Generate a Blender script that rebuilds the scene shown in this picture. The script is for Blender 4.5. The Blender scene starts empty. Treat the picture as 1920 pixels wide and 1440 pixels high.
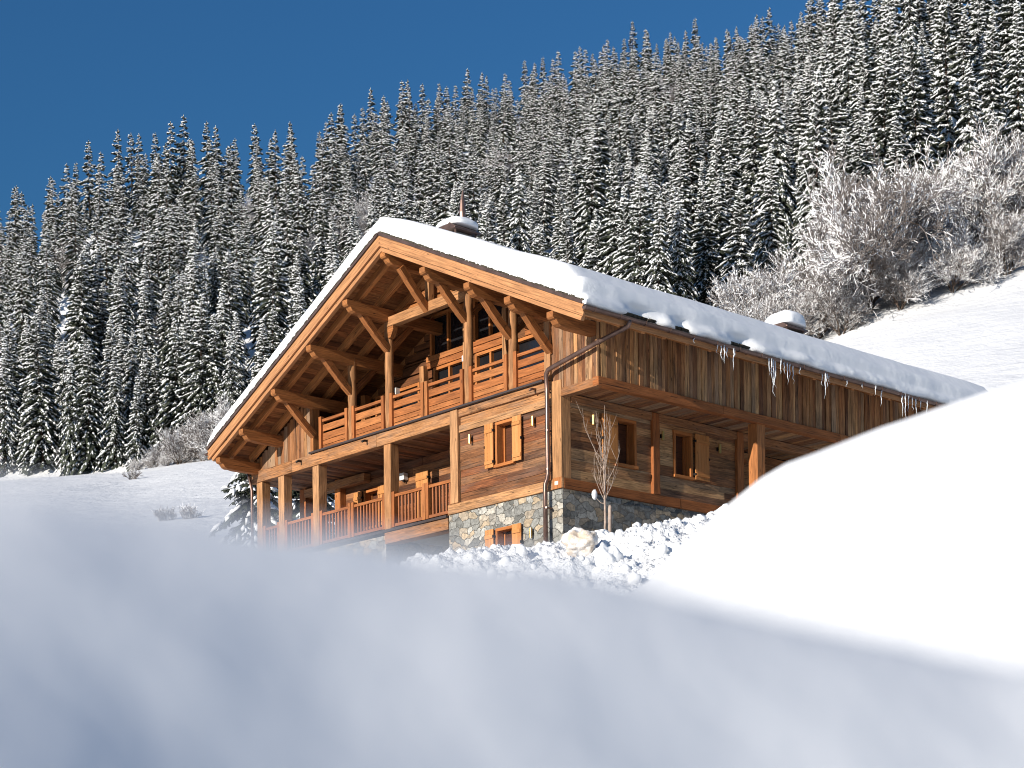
import bpy, math, random
import numpy as np
from mathutils import Vector, Matrix, noise
PI = math.pi
R = math.radians
random.seed(7)
scn = bpy.context.scene
COL = scn.collection

# ------------------------------------------------------------------ camera
F_PX, ROLL, YC, YAW, DIST = 3200.0, -0.01187658, 1581.41, 0.84599, 46.0
cy, sy = math.cos(YAW), math.sin(YAW)
RIGHT = Vector((cy, sy, 0)); FWD = Vector((-sy, cy, 0)); UP = Vector((0, 0, 1))
cr, sr = math.cos(ROLL), math.sin(ROLL)
CX = RIGHT * cr + UP * sr
CYV = -RIGHT * sr + UP * cr
CAM = -(FWD + CX * ((1055 - 960) / F_PX) + CYV * ((YC - 915) / F_PX)) * DIST
cam = bpy.data.cameras.new('camera')
camo = bpy.data.objects.new('camera', cam)
COL.objects.link(camo)
camo.matrix_world = Matrix(((CX.x, CYV.x, -FWD.x, CAM.x), (CX.y, CYV.y, -FWD.y, CAM.y), (CX.z, CYV.z, -FWD.z, CAM.z), (0, 0, 0, 1)))
cam.sensor_fit = 'HORIZONTAL'; cam.sensor_width = 36
cam.lens = F_PX / 1920 * 36
cam.shift_y = (YC - 720) / 1920
cam.clip_start = 0.05; cam.clip_end = 3000
cam.dof.use_dof = True
cam.dof.focus_distance = 72
cam.dof.aperture_fstop = 60 / 28.0
scn.camera = camo

# ------------------------------------------------------------------ sky, sun, exposure
SUN_EL, SUN_AZ = R(13.5), R(-5.0)
to_sun = Vector((-math.sin(SUN_AZ) * math.cos(SUN_EL), -math.cos(SUN_AZ) * math.cos(SUN_EL), math.sin(SUN_EL)))
w = bpy.data.worlds.new('World'); scn.world = w; w.use_nodes = True
nt = w.node_tree
sky = nt.nodes.new('ShaderNodeTexSky'); sky.sky_type = 'NISHITA'; sky.sun_disc = False
sky.sun_elevation = SUN_EL
sky.sun_rotation = math.atan2(to_sun.x, to_sun.y)
sky.altitude = 2000; sky.air_density = 2.1; sky.dust_density = 0.0; sky.ozone_density = 10.0
bg = nt.nodes['Background']; bg.inputs['Strength'].default_value = 0.074
nt.links.new(sky.outputs[0], bg.inputs['Color'])
sl = bpy.data.lights.new('sun', 'SUN'); sl.energy = 4.4; sl.angle = R(0.5); sl.color = (1.0, 0.925, 0.82)
so = bpy.data.objects.new('sun', sl); COL.objects.link(so)
so.rotation_euler = to_sun.to_track_quat('Z', 'Y').to_euler()
so.location = (0, -40, 60)
vs = scn.view_settings
vs.view_transform = 'Standard'; vs.look = 'None'; vs.exposure = 0.55; vs.gamma = 1.0; vs.use_curve_mapping = False
scn.cycles.filter_width = 1.0

# ------------------------------------------------------------------ helpers
def uvz(u, v, z):
    p = CAM + RIGHT * u + FWD * v
    return Vector((p.x, p.y, z))

def to_uv(x, y):
    d = Vector((x, y, 0)) - Vector((CAM.x, CAM.y, 0))
    return d.dot(RIGHT), d.dot(FWD)

def sstep(a, b, x):
    t = min(1, max(0, (x - a) / (b - a))); return t * t * (3 - 2 * t)

def lerp_pts(pts, x):
    if x <= pts[0][0]: return pts[0][1]
    for (x0, y0), (x1, y1) in zip(pts, pts[1:]):
        if x <= x1: return y0 + (y1 - y0) * (x - x0) / (x1 - x0)
    return pts[-1][1]

class MB:
    """collects faces with a uv (metres, u along the grain) and one random tone per board"""
    def __init__(s): s.v = []; s.f = []; s.uv = []; s.t = []
    def quad(s, pts, uvs, tone):
        n = len(s.v); s.v += [tuple(p) for p in pts]; s.f.append(tuple(range(n, n + len(pts)))); s.uv += uvs; s.t.append(tone)
    def obox(s, c, ax, g=0, tone=None, seg=1, jit=0.0, ends=True):
        """box: centre c, three half vectors ax, grain axis g, subdivided along the grain"""
        c = Vector(c); ax = [Vector(a) for a in ax]
        tone = random.random() if tone is None else tone
        o1, o2 = [i for i in range(3) if i != g]
        G, A, B = ax[g], ax[o1], ax[o2]
        if G.cross(A).dot(B) < 0: A = -A
        ou, ov = random.random() * 20, random.random() * 20
        L, wa, wb = G.length * 2, A.length * 2, B.length * 2
        base = len(s.v); cn = [(-1, -1), (1, -1), (1, 1), (-1, 1)]
        for k in range(seg + 1):
            t = -1 + 2 * k / seg
            for a, b in cn:
                p = c + G * t + A * a + B * b
                if jit: p += Vector((random.uniform(-jit, jit), random.uniform(-jit, jit), random.uniform(-jit, jit)))
                s.v.append(tuple(p))
        va = [0, wa, wa + wb, 2 * wa + wb, 2 * wa + 2 * wb]
        for k in range(seg):
            for j in range(4):
                j2 = (j + 1) % 4
                s.f.append((base + k * 4 + j, base + k * 4 + j2, base + k * 4 + 4 + j2, base + k * 4 + 4 + j))
                u0, u1 = ou + L * k / seg, ou + L * (k + 1) / seg
                s.uv += [(u0, ov + va[j]), (u0, ov + va[j + 1]), (u1, ov + va[j + 1]), (u1, ov + va[j])]
                s.t.append(tone)
        if ends:
            e = base + seg * 4
            s.f.append((base + 3, base + 2, base + 1, base)); s.f.append((e, e + 1, e + 2, e + 3))
            for _ in range(2):
                s.uv += [(ou, ov), (ou + wa, ov), (ou + wa, ov + wb), (ou, ov + wb)]; s.t.append(tone)
    def box(s, x0, x1, y0, y1, z0, z1, g=0, **k):
        s.obox(((x0 + x1) / 2, (y0 + y1) / 2, (z0 + z1) / 2), (((x1 - x0) / 2, 0, 0), (0, (y1 - y0) / 2, 0), (0, 0, (z1 - z0) / 2)), g, **k)
    def lbox(s, fr, a0, a1, b0, b1, c0, c1, g=0, **k):
        o, ex, n = fr
        c = o + ex * ((a0 + a1) / 2) + n * ((b0 + b1) / 2) + UP * ((c0 + c1) / 2)
        s.obox(c, (ex * ((a1 - a0) / 2), n * ((b1 - b0) / 2), UP * ((c1 - c0) / 2)), g, **k)
    def beam(s, p0, p1, w_, h, up=UP, **k):
        p0 = Vector(p0); p1 = Vector(p1); d = p1 - p0
        sd = d.cross(Vector(up)).normalized(); u2 = sd.cross(d).normalized()
        s.obox((p0 + p1) / 2, (d / 2, sd * (w_ / 2), u2 * (h / 2)), 0, **k)
    def prism(s, prof, p0, ea, eb, ext, tone=None):
        """profile (a,b) in plane ea,eb from p0, extruded by vector ext; grain along ea"""
        tone = random.random() if tone is None else tone
        p0 = Vector(p0); ext = Vector(ext); n = len(prof); base = len(s.v)
        ou, ov = random.random() * 20, random.random() * 20; W = ext.length
        for q in (0, 1):
            for a, b in prof: s.v.append(tuple(p0 + ea * a + eb * b + ext * q))
        s.f.append(tuple(base + i for i in range(n))); s.uv += [(ou + a, ov + b) for a, b in prof]; s.t.append(tone)
        s.f.append(tuple(base + n + i for i in reversed(range(n)))); s.uv += [(ou + a, ov + b + .5) for a, b in reversed(prof)]; s.t.append(tone)
        for i in range(n):
            j = (i + 1) % n
            s.f.append((base + j, base + i, base + n + i, base + n + j))
            ai, aj = ou + prof[i][0], ou + prof[j][0]
            s.uv += [(aj, ov + prof[j][1]), (ai, ov + prof[i][1]), (ai, ov + W + prof[i][1]), (aj, ov + W + prof[j][1])]; s.t.append(tone)
    def tube(s, pts, r, n=10, tone=0.5, caps=True):
        pts = [Vector(p) for p in pts]; rs = r if isinstance(r, (list, tuple)) else [r] * len(pts)
        base = len(s.v); ref = None; L = 0
        for i, p in enumerate(pts):
            d = (pts[min(i + 1, len(pts) - 1)] - pts[max(i - 1, 0)]).normalized()
            if ref is None: ref = d.orthogonal().normalized()
            ref = (ref - d * ref.dot(d)).normalized(); b = d.cross(ref)
            for j in range(n):
                a = 2 * PI * j / n; s.v.append(tuple(p + (ref * math.cos(a) + b * math.sin(a)) * rs[i]))
        for i in range(len(pts) - 1):
            l = (pts[i + 1] - pts[i]).length
            for j in range(n):
                j2 = (j + 1) % n
                s.f.append((base + i * n + j, base + i * n + j2, base + i * n + n + j2, base + i * n + n + j))
                s.uv += [(L, j / n * .5), (L, (j + 1) / n * .5), (L + l, (j + 1) / n * .5), (L + l, j / n * .5)]; s.t.append(tone)
            L += l
        if caps:
            for k, rev in ((0, True), (len(pts) - 1, False)):
                idx = [base + k * n + j for j in range(n)]
                if rev: idx.reverse()
                s.f.append(tuple(idx)); s.uv += [(0, 0)] * n; s.t.append(tone)
    def tri_mesh(s, vs, fs, tone=0.5):
        b = len(s.v); s.v += [tuple(p) for p in vs]
        for f in fs:
            s.f.append(tuple(b + i for i in f)); s.uv += [(0, 0)] * len(f); s.t.append(tone)
    def mesh(s, name, mat, smooth=False):
        me = bpy.data.meshes.new(name); me.from_pydata(s.v, [], s.f)
        uvl = me.uv_layers.new(name='UVMap'); uvl.data.foreach_set('uv', [c for q in s.uv for c in q])
        at = me.attributes.new('tone', 'FLOAT', 'FACE'); at.data.foreach_set('value', s.t)
        if smooth: me.polygons.foreach_set('use_smooth', [True] * len(me.polygons))
        me.materials.append(mat); me.update(); return me

def link(name, data, parent=None):
    o = bpy.data.objects.new(name, data); COL.objects.link(o)
    if parent is not None:
        o.parent = parent
        if parent.get('off'): o.matrix_parent_inverse = Matrix.Translation(-parent.location)
    return o

def obj(name, mb, mat, parent=None, smooth=False, bevel=0):
    o = link(name, mb.mesh(name, mat, smooth), parent)
    if bevel:
        b = o.modifiers.new('bevel', 'BEVEL'); b.width = bevel; b.segments = 2; b.limit_method = 'ANGLE'; b.angle_limit = R(50)
    return o

def tag(o, label=None, cat=None, group=None, kind=None):
    if label: o['label'] = label
    if cat: o['category'] = cat
    if group: o['group'] = group
    if kind: o['kind'] = kind
    return o

def empty(name, loc, label, cat, group=None):
    o = bpy.data.objects.new(name, None); COL.objects.link(o); o.location = loc; o.empty_display_size = .3
    return tag(o, label, cat, group)

# ------------------------------------------------------------------ materials
def newmat(name, rough=.7, spec=.3):
    m = bpy.data.materials.new(name); m.use_nodes = True; b = m.node_tree.nodes['Principled BSDF']
    b.inputs['Roughness'].default_value = rough; b.inputs['Specular IOR Level'].default_value = spec
    return m, m.node_tree, b
def ND(t, typ, **k):
    n = t.nodes.new(typ)
    for a, v in k.items(): setattr(n, a, v)
    return n
def ramp(t, fac, stops, interp='LINEAR'):
    r = ND(t, 'ShaderNodeValToRGB'); r.color_ramp.interpolation = interp; e = r.color_ramp.elements
    while len(e) < len(stops): e.new(0.5)
    for el, (p, c) in zip(e, stops):
        el.position = p; el.color = (c, c, c, 1) if isinstance(c, (int, float)) else (*c, 1)
    t.links.new(fac, r.inputs[0]); return r.outputs[0]
def mixc(t, a, b, fac=1.0, mode='MULTIPLY'):
    m = ND(t, 'ShaderNodeMix', data_type='RGBA', blend_type=mode)
    if isinstance(fac, (int, float)): m.inputs[0].default_value = fac
    else: t.links.new(fac, m.inputs[0])
    for i, q in ((6, a), (7, b)):
        if isinstance(q, tuple): m.inputs[i].default_value = (*q, 1)
        else: t.links.new(q, m.inputs[i])
    return m.outputs[2]
def noise_n(t, vec, sc, scale, detail=4, rough=.55, dist=0.0):
    mp = ND(t, 'ShaderNodeMapping'); mp.inputs['Scale'].default_value = scale; t.links.new(vec, mp.inputs[0])
    n = ND(t, 'ShaderNodeTexNoise'); n.inputs['Scale'].default_value = sc; n.inputs['Detail'].default_value = detail
    n.inputs['Roughness'].default_value = rough; n.inputs['Distortion'].default_value = dist
    t.links.new(mp.outputs[0], n.inputs['Vector']); return n.outputs[0]
def bump(t, b, h, strength=.4, dist=.02):
    n = ND(t, 'ShaderNodeBump'); n.inputs['Strength'].default_value = strength; n.inputs['Distance'].default_value = dist
    t.links.new(h, n.inputs['Height']); t.links.new(n.outputs[0], b.inputs['Normal'])

def wood(name, cols, grain=(.55, 1.12), patch=(.72, 1.15), grey=0.0, knots=True, rough=.72, bstr=.5, gloss=.25):
    m, t, b = newmat(name, rough, gloss)
    uv = ND(t, 'ShaderNodeUVMap', uv_map='UVMap').outputs[0]
    tone = ND(t, 'ShaderNodeAttribute', attribute_name='tone').outputs['Fac']
    c = ramp(t, tone, [(i / max(1, len(cols) - 1), q) for i, q in enumerate(cols)])
    g = noise_n(t, uv, 1.0, (1.6, 38, 1), 5, .62, .5)
    c = mixc(t, c, ramp(t, g, [(.34, grain[0]), (.62, grain[1])]))
    p = noise_n(t, uv, 1.0, (.9, 4.5, 1), 3, .6, .3)
    c = mixc(t, c, ramp(t, p, [(.3, patch[0]), (.7, patch[1])]))
    if grey:
        q = noise_n(t, uv, 1.0, (.7, 3.0, 1), 4, .65, .2)
        fac = ramp(t, q, [(.46, 0.0), (.66, grey)])
        c = mixc(t, c, (.20, .165, .135), fac, 'MIX')
        dk = noise_n(t, uv, 1.0, (.45, 2.2, 1), 5, .7, .4)
        c = mixc(t, c, ramp(t, dk, [(.30, .28), (.43, 1.0)]))
    ck = noise_n(t, uv, 1.0, (.45, 24, 1), 3, .5, .25)
    c = mixc(t, c, ramp(t, ck, [(.30, .30), (.36, 1.0)]))
    if knots:
        mp = ND(t, 'ShaderNodeMapping'); mp.inputs['Scale'].default_value = (1.5, 6.5, 1); t.links.new(uv, mp.inputs[0])
        vo = ND(t, 'ShaderNodeTexVoronoi'); vo.inputs['Scale'].default_value = 1.0; t.links.new(mp.outputs[0], vo.inputs['Vector'])
        c = mixc(t, c, ramp(t, vo.outputs['Distance'], [(.045, .22), (.11, 1.0)]))
    t.links.new(c, b.inputs['Base Color'])
    bump(t, b, g, bstr, .012)
    return m

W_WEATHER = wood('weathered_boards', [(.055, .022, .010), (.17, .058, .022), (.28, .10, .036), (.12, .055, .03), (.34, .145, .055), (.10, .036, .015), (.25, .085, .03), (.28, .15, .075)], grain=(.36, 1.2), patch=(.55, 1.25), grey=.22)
W_SIDE = wood('side_boards', [(.17, .068, .028), (.50, .25, .105), (.31, .125, .045), (.60, .34, .15), (.38, .24, .14), (.21, .08, .03), (.62, .36, .17), (.36, .15, .055), (.12, .05, .022), (.52, .25, .095)], grain=(.40, 1.2), patch=(.55, 1.25), grey=.14)  # same wood as the front boards, lightened and warmed to paint in brighter shade light
W_CLAD = wood('vertical_cladding', [(.15, .055, .022), (.44, .20, .08), (.26, .10, .036), (.36, .24, .15), (.52, .27, .115), (.18, .07, .028), (.46, .20, .07)], grain=(.45, 1.18), grey=.25)
W_POST = wood('post_timber', [(.46, .235, .102), (.40, .19, .078), (.50, .27, .13)], grain=(.5, 1.15), patch=(.68, 1.15))
W_BARGE = wood('barge_timber', [(.50, .245, .108), (.45, .21, .09), (.53, .27, .125)], grain=(.62, 1.1), patch=(.78, 1.1), bstr=.25)
W_RAIL = wood('rail_timber', [(.40, .14, .042), (.32, .105, .03), (.44, .17, .055)], grain=(.58, 1.14), patch=(.7, 1.14), bstr=.3)
W_BALUS = wood('baluster_timber', [(.30, .105, .042), (.34, .125, .05), (.26, .09, .036)], grain=(.75, 1.1))
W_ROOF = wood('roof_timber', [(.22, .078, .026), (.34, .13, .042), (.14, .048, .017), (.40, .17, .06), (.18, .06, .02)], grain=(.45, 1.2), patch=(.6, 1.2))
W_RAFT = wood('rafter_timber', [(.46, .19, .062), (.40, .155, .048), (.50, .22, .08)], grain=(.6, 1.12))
W_LOG = wood('purlin_timber', [(.38, .15, .046), (.32, .12, .037), (.42, .175, .058)], grain=(.55, 1.14))
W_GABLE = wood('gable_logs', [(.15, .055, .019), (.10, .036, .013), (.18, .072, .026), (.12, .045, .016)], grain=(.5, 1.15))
W_BEAM = wood('beam_timber', [(.46, .215, .085), (.34, .145, .055), (.50, .26, .115)], grain=(.42, 1.15), patch=(.62, 1.15), grey=.3)
W_NEW = wood('shutter_timber', [(.52, .225, .07), (.46, .19, .055), (.55, .25, .085)], grain=(.8, 1.06), patch=(.9, 1.06), bstr=.15)
W_FRAME = wood('frame_timber', [(.42, .145, .038), (.46, .17, .048)], grain=(.75, 1.08), knots=False, bstr=.2)

def simple(name, col, rough=.5, metal=0.0, spec=.4, var=.15, sc=6):
    m, t, b = newmat(name, rough, spec); b.inputs['Metallic'].default_value = metal
    tc = ND(t, 'ShaderNodeTexCoord').outputs['Object']
    n = noise_n(t, tc, sc, (1, 1, 1), 4)
    t.links.new(mixc(t, tuple(col), ramp(t, n, [(.3, 1 - var), (.7, 1 + var)])), b.inputs['Base Color'])
    return m
M_METAL = simple('brown_metal', (.16, .10, .08), .34, .6, .5, .3, 3)
M_STRIP = simple('dark_metal', (.055, .042, .04), .5, .2)
M_LAMP = simple('brass_lamp', (.55, .36, .12), .35, .8)
M_WLAMP = simple('white_lamp', (.72, .71, .68), .5)
M_IRON = simple('iron', (.02, .018, .017), .5, .5)
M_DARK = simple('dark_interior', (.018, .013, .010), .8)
M_PLASTER = simple('grey_plaster', (.30, .29, .28), .85)
M_TILE = simple('mossy_shingle', (.06, .052, .038), .9, 0, .2, .5, 9)
M_CURT = simple('curtain', (.42, .40, .37), .9)
M_BARK = simple('bark', (.075, .05, .036), .9, 0, .2, .35, 4)
M_SAPL = simple('sapling_bark', (.36, .28, .23), .8, 0, .2, .3, 9)
M_NEEDLE = simple('spruce_needles', (.046, .054, .036), .75, 0, .25, .5, .7)
M_PLATE = simple('house_plate', (.7, .62, .5), .5)

m, t, b = newmat('window_glass', .08, .5); b.inputs['Base Color'].default_value = (.012, .012, .014, 1); M_GLASS = m
W_INNER = wood('dark_inner_boards', [(.10, .032, .012), (.075, .024, .009)], grain=(.6, 1.1))
m, t, b = newmat('ice', .12, .5); b.inputs['Base Color'].default_value = (.9, .95, 1, 1); b.inputs['Transmission Weight'].default_value = .45; b.inputs['IOR'].default_value = 1.31; M_ICE = m

def snow_mat(name, fine=60, coarse=6, bs=.5, col=(.905, .915, .925), dirt=0.0, dist=.02):
    m, t, b = newmat(name, .7, .25)
    tc = ND(t, 'ShaderNodeTexCoord').outputs['Object']
    n1 = noise_n(t, tc, coarse, (1, 1, 1), 6, .6); n2 = noise_n(t, tc, fine, (1, 1, 1), 2)
    ad = ND(t, 'ShaderNodeMath', operation='MULTIPLY_ADD'); t.links.new(n2, ad.inputs[0]); ad.inputs[1].default_value = .25; t.links.new(n1, ad.inputs[2])
    bump(t, b, ad.outputs[0], bs, dist)
    if dirt:
        n3 = noise_n(t, tc, 2.2, (1, 1, 1), 5, .7)
        t.links.new(mixc(t, col, (.52, .40, .28), ramp(t, n3, [(.40, 0.0), (.58, dirt)]), 'MIX'), b.inputs['Base Color'])
    else: b.inputs['Base Color'].default_value = (*col, 1)
    return m
M_SNOW = snow_mat('snow')
M_ROOFSNOW = snow_mat('roof_snow_surface', 40, 2.2, .5, dist=.06)
M_TREESNOW = snow_mat('tree_snow', 5, 1, .2)
M_DIRTY = snow_mat('dirty_snow', 30, 5, .8, dirt=.85, dist=.04)
M_HEAP = snow_mat('rough_snow', 22, 6, 1.0, dist=.09)

# stone: irregular cells with pale mortar
m, t, b = newmat('rubble_stone', .85, .25)
uv = ND(t, 'ShaderNodeUVMap', uv_map='UVMap').outputs[0]
wn = ND(t, 'ShaderNodeTexNoise'); wn.inputs['Scale'].default_value = 4.0; wn.inputs['Detail'].default_value = 5; t.links.new(uv, wn.inputs['Vector'])
wm = ND(t, 'ShaderNodeVectorMath', operation='MULTIPLY_ADD'); t.links.new(wn.outputs['Color'], wm.inputs[0]); wm.inputs[1].default_value = (.22, .2, 0); t.links.new(uv, wm.inputs[2])
mp = ND(t, 'ShaderNodeMapping'); mp.inputs['Scale'].default_value = (3.1, 5.0, 1); t.links.new(wm.outputs[0], mp.inputs[0])
v1 = ND(t, 'ShaderNodeTexVoronoi', voronoi_dimensions='2D', distance='CHEBYCHEV'); v1.inputs['Scale'].default_value = 1; v1.inputs['Randomness'].default_value = 1.0; t.links.new(mp.outputs[0], v1.inputs['Vector'])
v2 = ND(t, 'ShaderNodeTexVoronoi', voronoi_dimensions='2D', distance='CHEBYCHEV', feature='F2'); v2.inputs['Scale'].default_value = 1; v2.inputs['Randomness'].default_value = 1.0; t.links.new(mp.outputs[0], v2.inputs['Vector'])
sb = ND(t, 'ShaderNodeMath', operation='SUBTRACT'); t.links.new(v2.outputs['Distance'], sb.inputs[0]); t.links.new(v1.outputs['Distance'], sb.inputs[1])
sp = ND(t, 'ShaderNodeSeparateColor'); t.links.new(v1.outputs['Color'], sp.inputs[0])
sc = ramp(t, sp.outputs[0], [(0, (.13, .13, .12)), (.2, (.27, .27, .25)), (.38, (.18, .18, .17)), (.52, (.42, .41, .37)), (.66, (.42, .31, .19)), (.78, (.25, .25, .235)), (.9, (.47, .37, .25)), (1, (.15, .15, .14))])
ns = noise_n(t, uv, 9, (1, 1, 1), 6, .7)
sc = mixc(t, sc, ramp(t, ns, [(.3, .45), (.7, 1.4)]))
mort = ramp(t, sb.outputs[0], [(.015, 0.0), (.055, 1.0)])
sc2 = mixc(t, (.17, .155, .13), sc, mort, 'MIX')
t.links.new(sc2, b.inputs['Base Color'])
hh = ND(t, 'ShaderNodeMath', operation='MULTIPLY_ADD'); t.links.new(ns, hh.inputs[0]); hh.inputs[1].default_value = .35; t.links.new(mort, hh.inputs[2])
bump(t, b, hh.outputs[0], .9, .05)
M_STONE = m

# dark limbs and twigs with snow lying on their upper side
m, t, b = newmat('frosted_twig', .85, .2)
ge = ND(t, 'ShaderNodeNewGeometry'); sx = ND(t, 'ShaderNodeSeparateXYZ'); t.links.new(ge.outputs['Normal'], sx.inputs[0])
tcn = noise_n(t, ND(t, 'ShaderNodeTexCoord').outputs['Object'], 1.6, (1, 1, 1), 3)
ad = ND(t, 'ShaderNodeMath', operation='ADD'); t.links.new(sx.outputs[2], ad.inputs[0]); t.links.new(tcn, ad.inputs[1])
t.links.new(mixc(t, (.155, .135, .125), (.90, .90, .91), ramp(t, ad.outputs[0], [(.30, 0.0), (.52, 1.0)]), 'MIX'), b.inputs['Base Color'])
M_TWIG = m
M_BRANCH = simple('dark_limb', (.085, .062, .048), .9, 0, .2, .35, 3)

# ------------------------------------------------------------------ terrain
def gpts(tt, *ps): return lerp_pts(ps, tt)
def footv(t): return gpts(t, (-.32, 222), (-.16, 205), (0, 185), (.19, 152), (.32, 150))
def footz(t):
    y = gpts(t, (-.32, 893), (-.225, 884), (-.18, 856), (-.16, 846), (0, 760), (.19, 664), (.235, 612), (.30, 560), (.45, 480))
    return CAM.z + (YC - y) / F_PX * footv(t)
def crestv(t): return gpts(t, (-.32, 318), (-.12, 330), (0, 385), (.16, 395), (.22, 300), (.36, 290))
def crestz(t):
    y = gpts(t, (-.36, 480), (-.30, 400), (-.28, 352), (-.25, 300), (-.22, 265), (-.17, 252), (-.125, 262), (-.10, 225), (-.065, 175), (0, 130), (.045, 105), (.07, 60), (.09, 52), (.16, 60), (.18, 25), (.23, 0), (.35, -60))
    return CAM.z + (YC - y) / F_PX * crestv(t) - gpts(t, (-.3, 12.0), (0, 12.0), (.08, 13.0), (.17, 12.0), (.22, 9.0))
def ground_uv(u, v):
    tt = max(-.5, min(.5, u / max(v, 30.0)))
    vf, zf, vc, zc = footv(tt), footz(tt), crestv(tt), crestz(tt)
    z = lerp_pts([(-80, -11.6), (0, -11.3), (24, -9.0), (34, -5.6), (43, -3.0), (47, -2.3), (56, -1.6), (61, .6), (68, 2.4), (vf, zf), (vc, zc), (vc + 130, zc - 30)], v)
    if v > 62:
        k = sstep(62, 90, v) * (1 - .4 * sstep(vf - 5, vf + 20, v))
        z += k * 1.1 * noise.noise(Vector((u * .03, v * .03, 3))) + k * .3 * noise.noise(Vector((u * .16, v * .11, 7))) + k * .05 * noise.noise(Vector((u * .5, v * .5, 9)))
    return z
def ground(x, y):
    return ground_uv(*to_uv(x, y))

def grid_mesh(us, vs_, fz):
    V = [tuple(uvz(u, v, fz(u, v))) for v in vs_ for u in us]; n = len(us)
    Fc = [(j * n + i, j * n + i + 1, (j + 1) * n + i + 1, (j + 1) * n + i) for j in range(len(vs_) - 1) for i in range(n - 1)]
    return V, Fc
def terrain_obj(name, us, vs_, fz, mat):
    V, Fc = grid_mesh(us, vs_, fz)
    mb = MB(); mb.tri_mesh(V, Fc)
    return tag(obj(name, mb, mat, smooth=True), kind='structure')
us = list(np.concatenate([np.arange(-260, -60, 6), np.arange(-60, 60, 2), np.arange(60, 262, 6)]))
vs_ = list(np.concatenate([np.arange(-80, 20, 8), np.arange(20, 240, 2.0), np.arange(240, 530, 5)]))
M_GROUND = snow_mat('hillside_snow', 2.6, .5, .9, (.79, .80, .815), dist=.3)
terrain_obj('ground', us, vs_, ground_uv, M_GROUND)

# ploughed rough snow in front of the stone base
def heap_z(u, v):
    z = lerp_pts([(33, -6.5), (36, -5.1), (40, -3.5), (42.6, -2.25), (44, -1.95), (46.5, -1.85), (50, -1.9)], v)
    z += .10 * u - (.02 * u * u if u < 0 else 0) - .10
    if u > 2.5: z += .11 * (u - 2.5)
    p = Vector((u, v, 0))
    z += .34 * noise.noise(p * .7) + .26 * noise.noise(p * 1.7 + Vector((9, 0, 0))) + .17 * abs(noise.noise(p * 3.6)) + .13 * abs(noise.noise(p * 7.0)) + .085 * noise.noise(p * 13) + .05 * noise.noise(p * 24)
    g = ground_uv(u, v) - .25
    m = (1 - sstep(6.4, 8.9, u)) if u > 0 else sstep(-6, -4.2, u)
    m *= sstep(34, 35.4, v) * (1 - sstep(46, 47.4, v))
    return g + (z - g) * m
terrain_obj('rough_snow', list(np.arange(-6, 9, .055)), list(np.arange(34, 47.5, .055)), heap_z, M_HEAP)

def rock_mesh(r, seed, sub=3, amp=.35, sx=1, sy=1, sz=1, fq=1.3):
    import bmesh
    bm = bmesh.new(); bmesh.ops.create_icosphere(bm, subdivisions=sub, radius=1)
    off = Vector((seed * 3.1, seed * 1.7, seed))
    for vv in bm.verts:
        d = vv.co.normalized()
        k = 1 + amp * noise.noise(d * fq + off) + amp * .5 * noise.noise(d * fq * 2.4 + off) + amp * .22 * noise.noise(d * fq * 5 + off)
        vv.co = Vector((d.x * sx, d.y * sy, d.z * sz)) * k * r
    V = [tuple(q.co) for q in bm.verts]; Fc = [tuple(q.index for q in f.verts) for f in bm.faces]; bm.free()
    return V, Fc
def block(name, label, px, py, d, r, seed, mat, cat='snow block', **k):
    V, Fc = rock_mesh(r, seed, 4, **k)
    mb = MB(); mb.tri_mesh(V, Fc); o = obj(name, mb, mat, smooth=True)
    o.location = CAM + (FWD + CX * ((px - 960) / F_PX) + CYV * ((YC - py) / F_PX)) * d
    return tag(o, label, cat)
block('snow_block', 'large dirty brown-streaked snow block leaning at the stone corner of the chalet', 1088, 1017, 41.9, .40, 2, M_DIRTY, sx=1.1, sz=.8)
block('snow_block', 'clean white rounded snow block just below the young bare tree', 1138, 1048, 40.6, .30, 5, M_SNOW, sx=.9, sz=1.1)
block('snow_block', 'squarish white snow block at the foot of the wooden stake', 1128, 1006, 43.0, .22, 9, M_SNOW, sx=1.2, sz=.8)
block('snow_block', 'small tan-stained snow lump at the top of the ploughed heap on the right', 1262, 992, 43.3, .2, 12, M_DIRTY, sx=1.7, sz=.5)
clods = MB(); rng = random.Random(4)
for _ in range(260):
    u = rng.uniform(-3.5, 7); v = rng.uniform(35, 45.4); r = .04 + .13 * rng.random() ** 3
    V, Fc = rock_mesh(r, rng.random() * 50, 2, .4)
    p = uvz(u, v, heap_z(u, v) + r * .25)
    clods.tri_mesh([Vector(q) + p for q in V], Fc)
tag(obj('snow_clods', clods, M_SNOW, smooth=True), 'loose white snow clods strewn over the ploughed heap before the chalet', 'snow clods', kind='stuff')

# near snow bank the camera looks over (out of focus, the low sun only grazes it) and the sunlit mound behind it
def bank_z(u, v):
    tt = u / max(.35, v)
    vr = gpts(tt, (-.6, .60), (-.3, .76), (-.1, .865), (.05, .945), (.3, 1.06), (.6, 1.2))
    yr = gpts(tt, (-.6, 865), (-.3, 912), (-.19, 958), (-.08, 1014), (.03, 1055), (.09, 1103), (.17, 1165), (.3, 1255), (.6, 1400))
    hr = (YC - yr) / F_PX * vr
    d = v - vr
    if d < 0: z = hr - .85 * d * d / (.25 - d) - .10 * (-d)
    else: z = hr - 2.2 * d * d / (.15 + d)
    z += .0014 * noise.noise(Vector((u * 7, v * 15, 1))) + .0036 * noise.noise(Vector((u * 17, v * 32, 4)))
    return CAM.z + max(z, -1.4)
terrain_obj('snowbank', list(np.arange(-2.2, 3.2, .02)), list(np.arange(-.6, 3.0, .02)), bank_z, M_SNOW)

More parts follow.
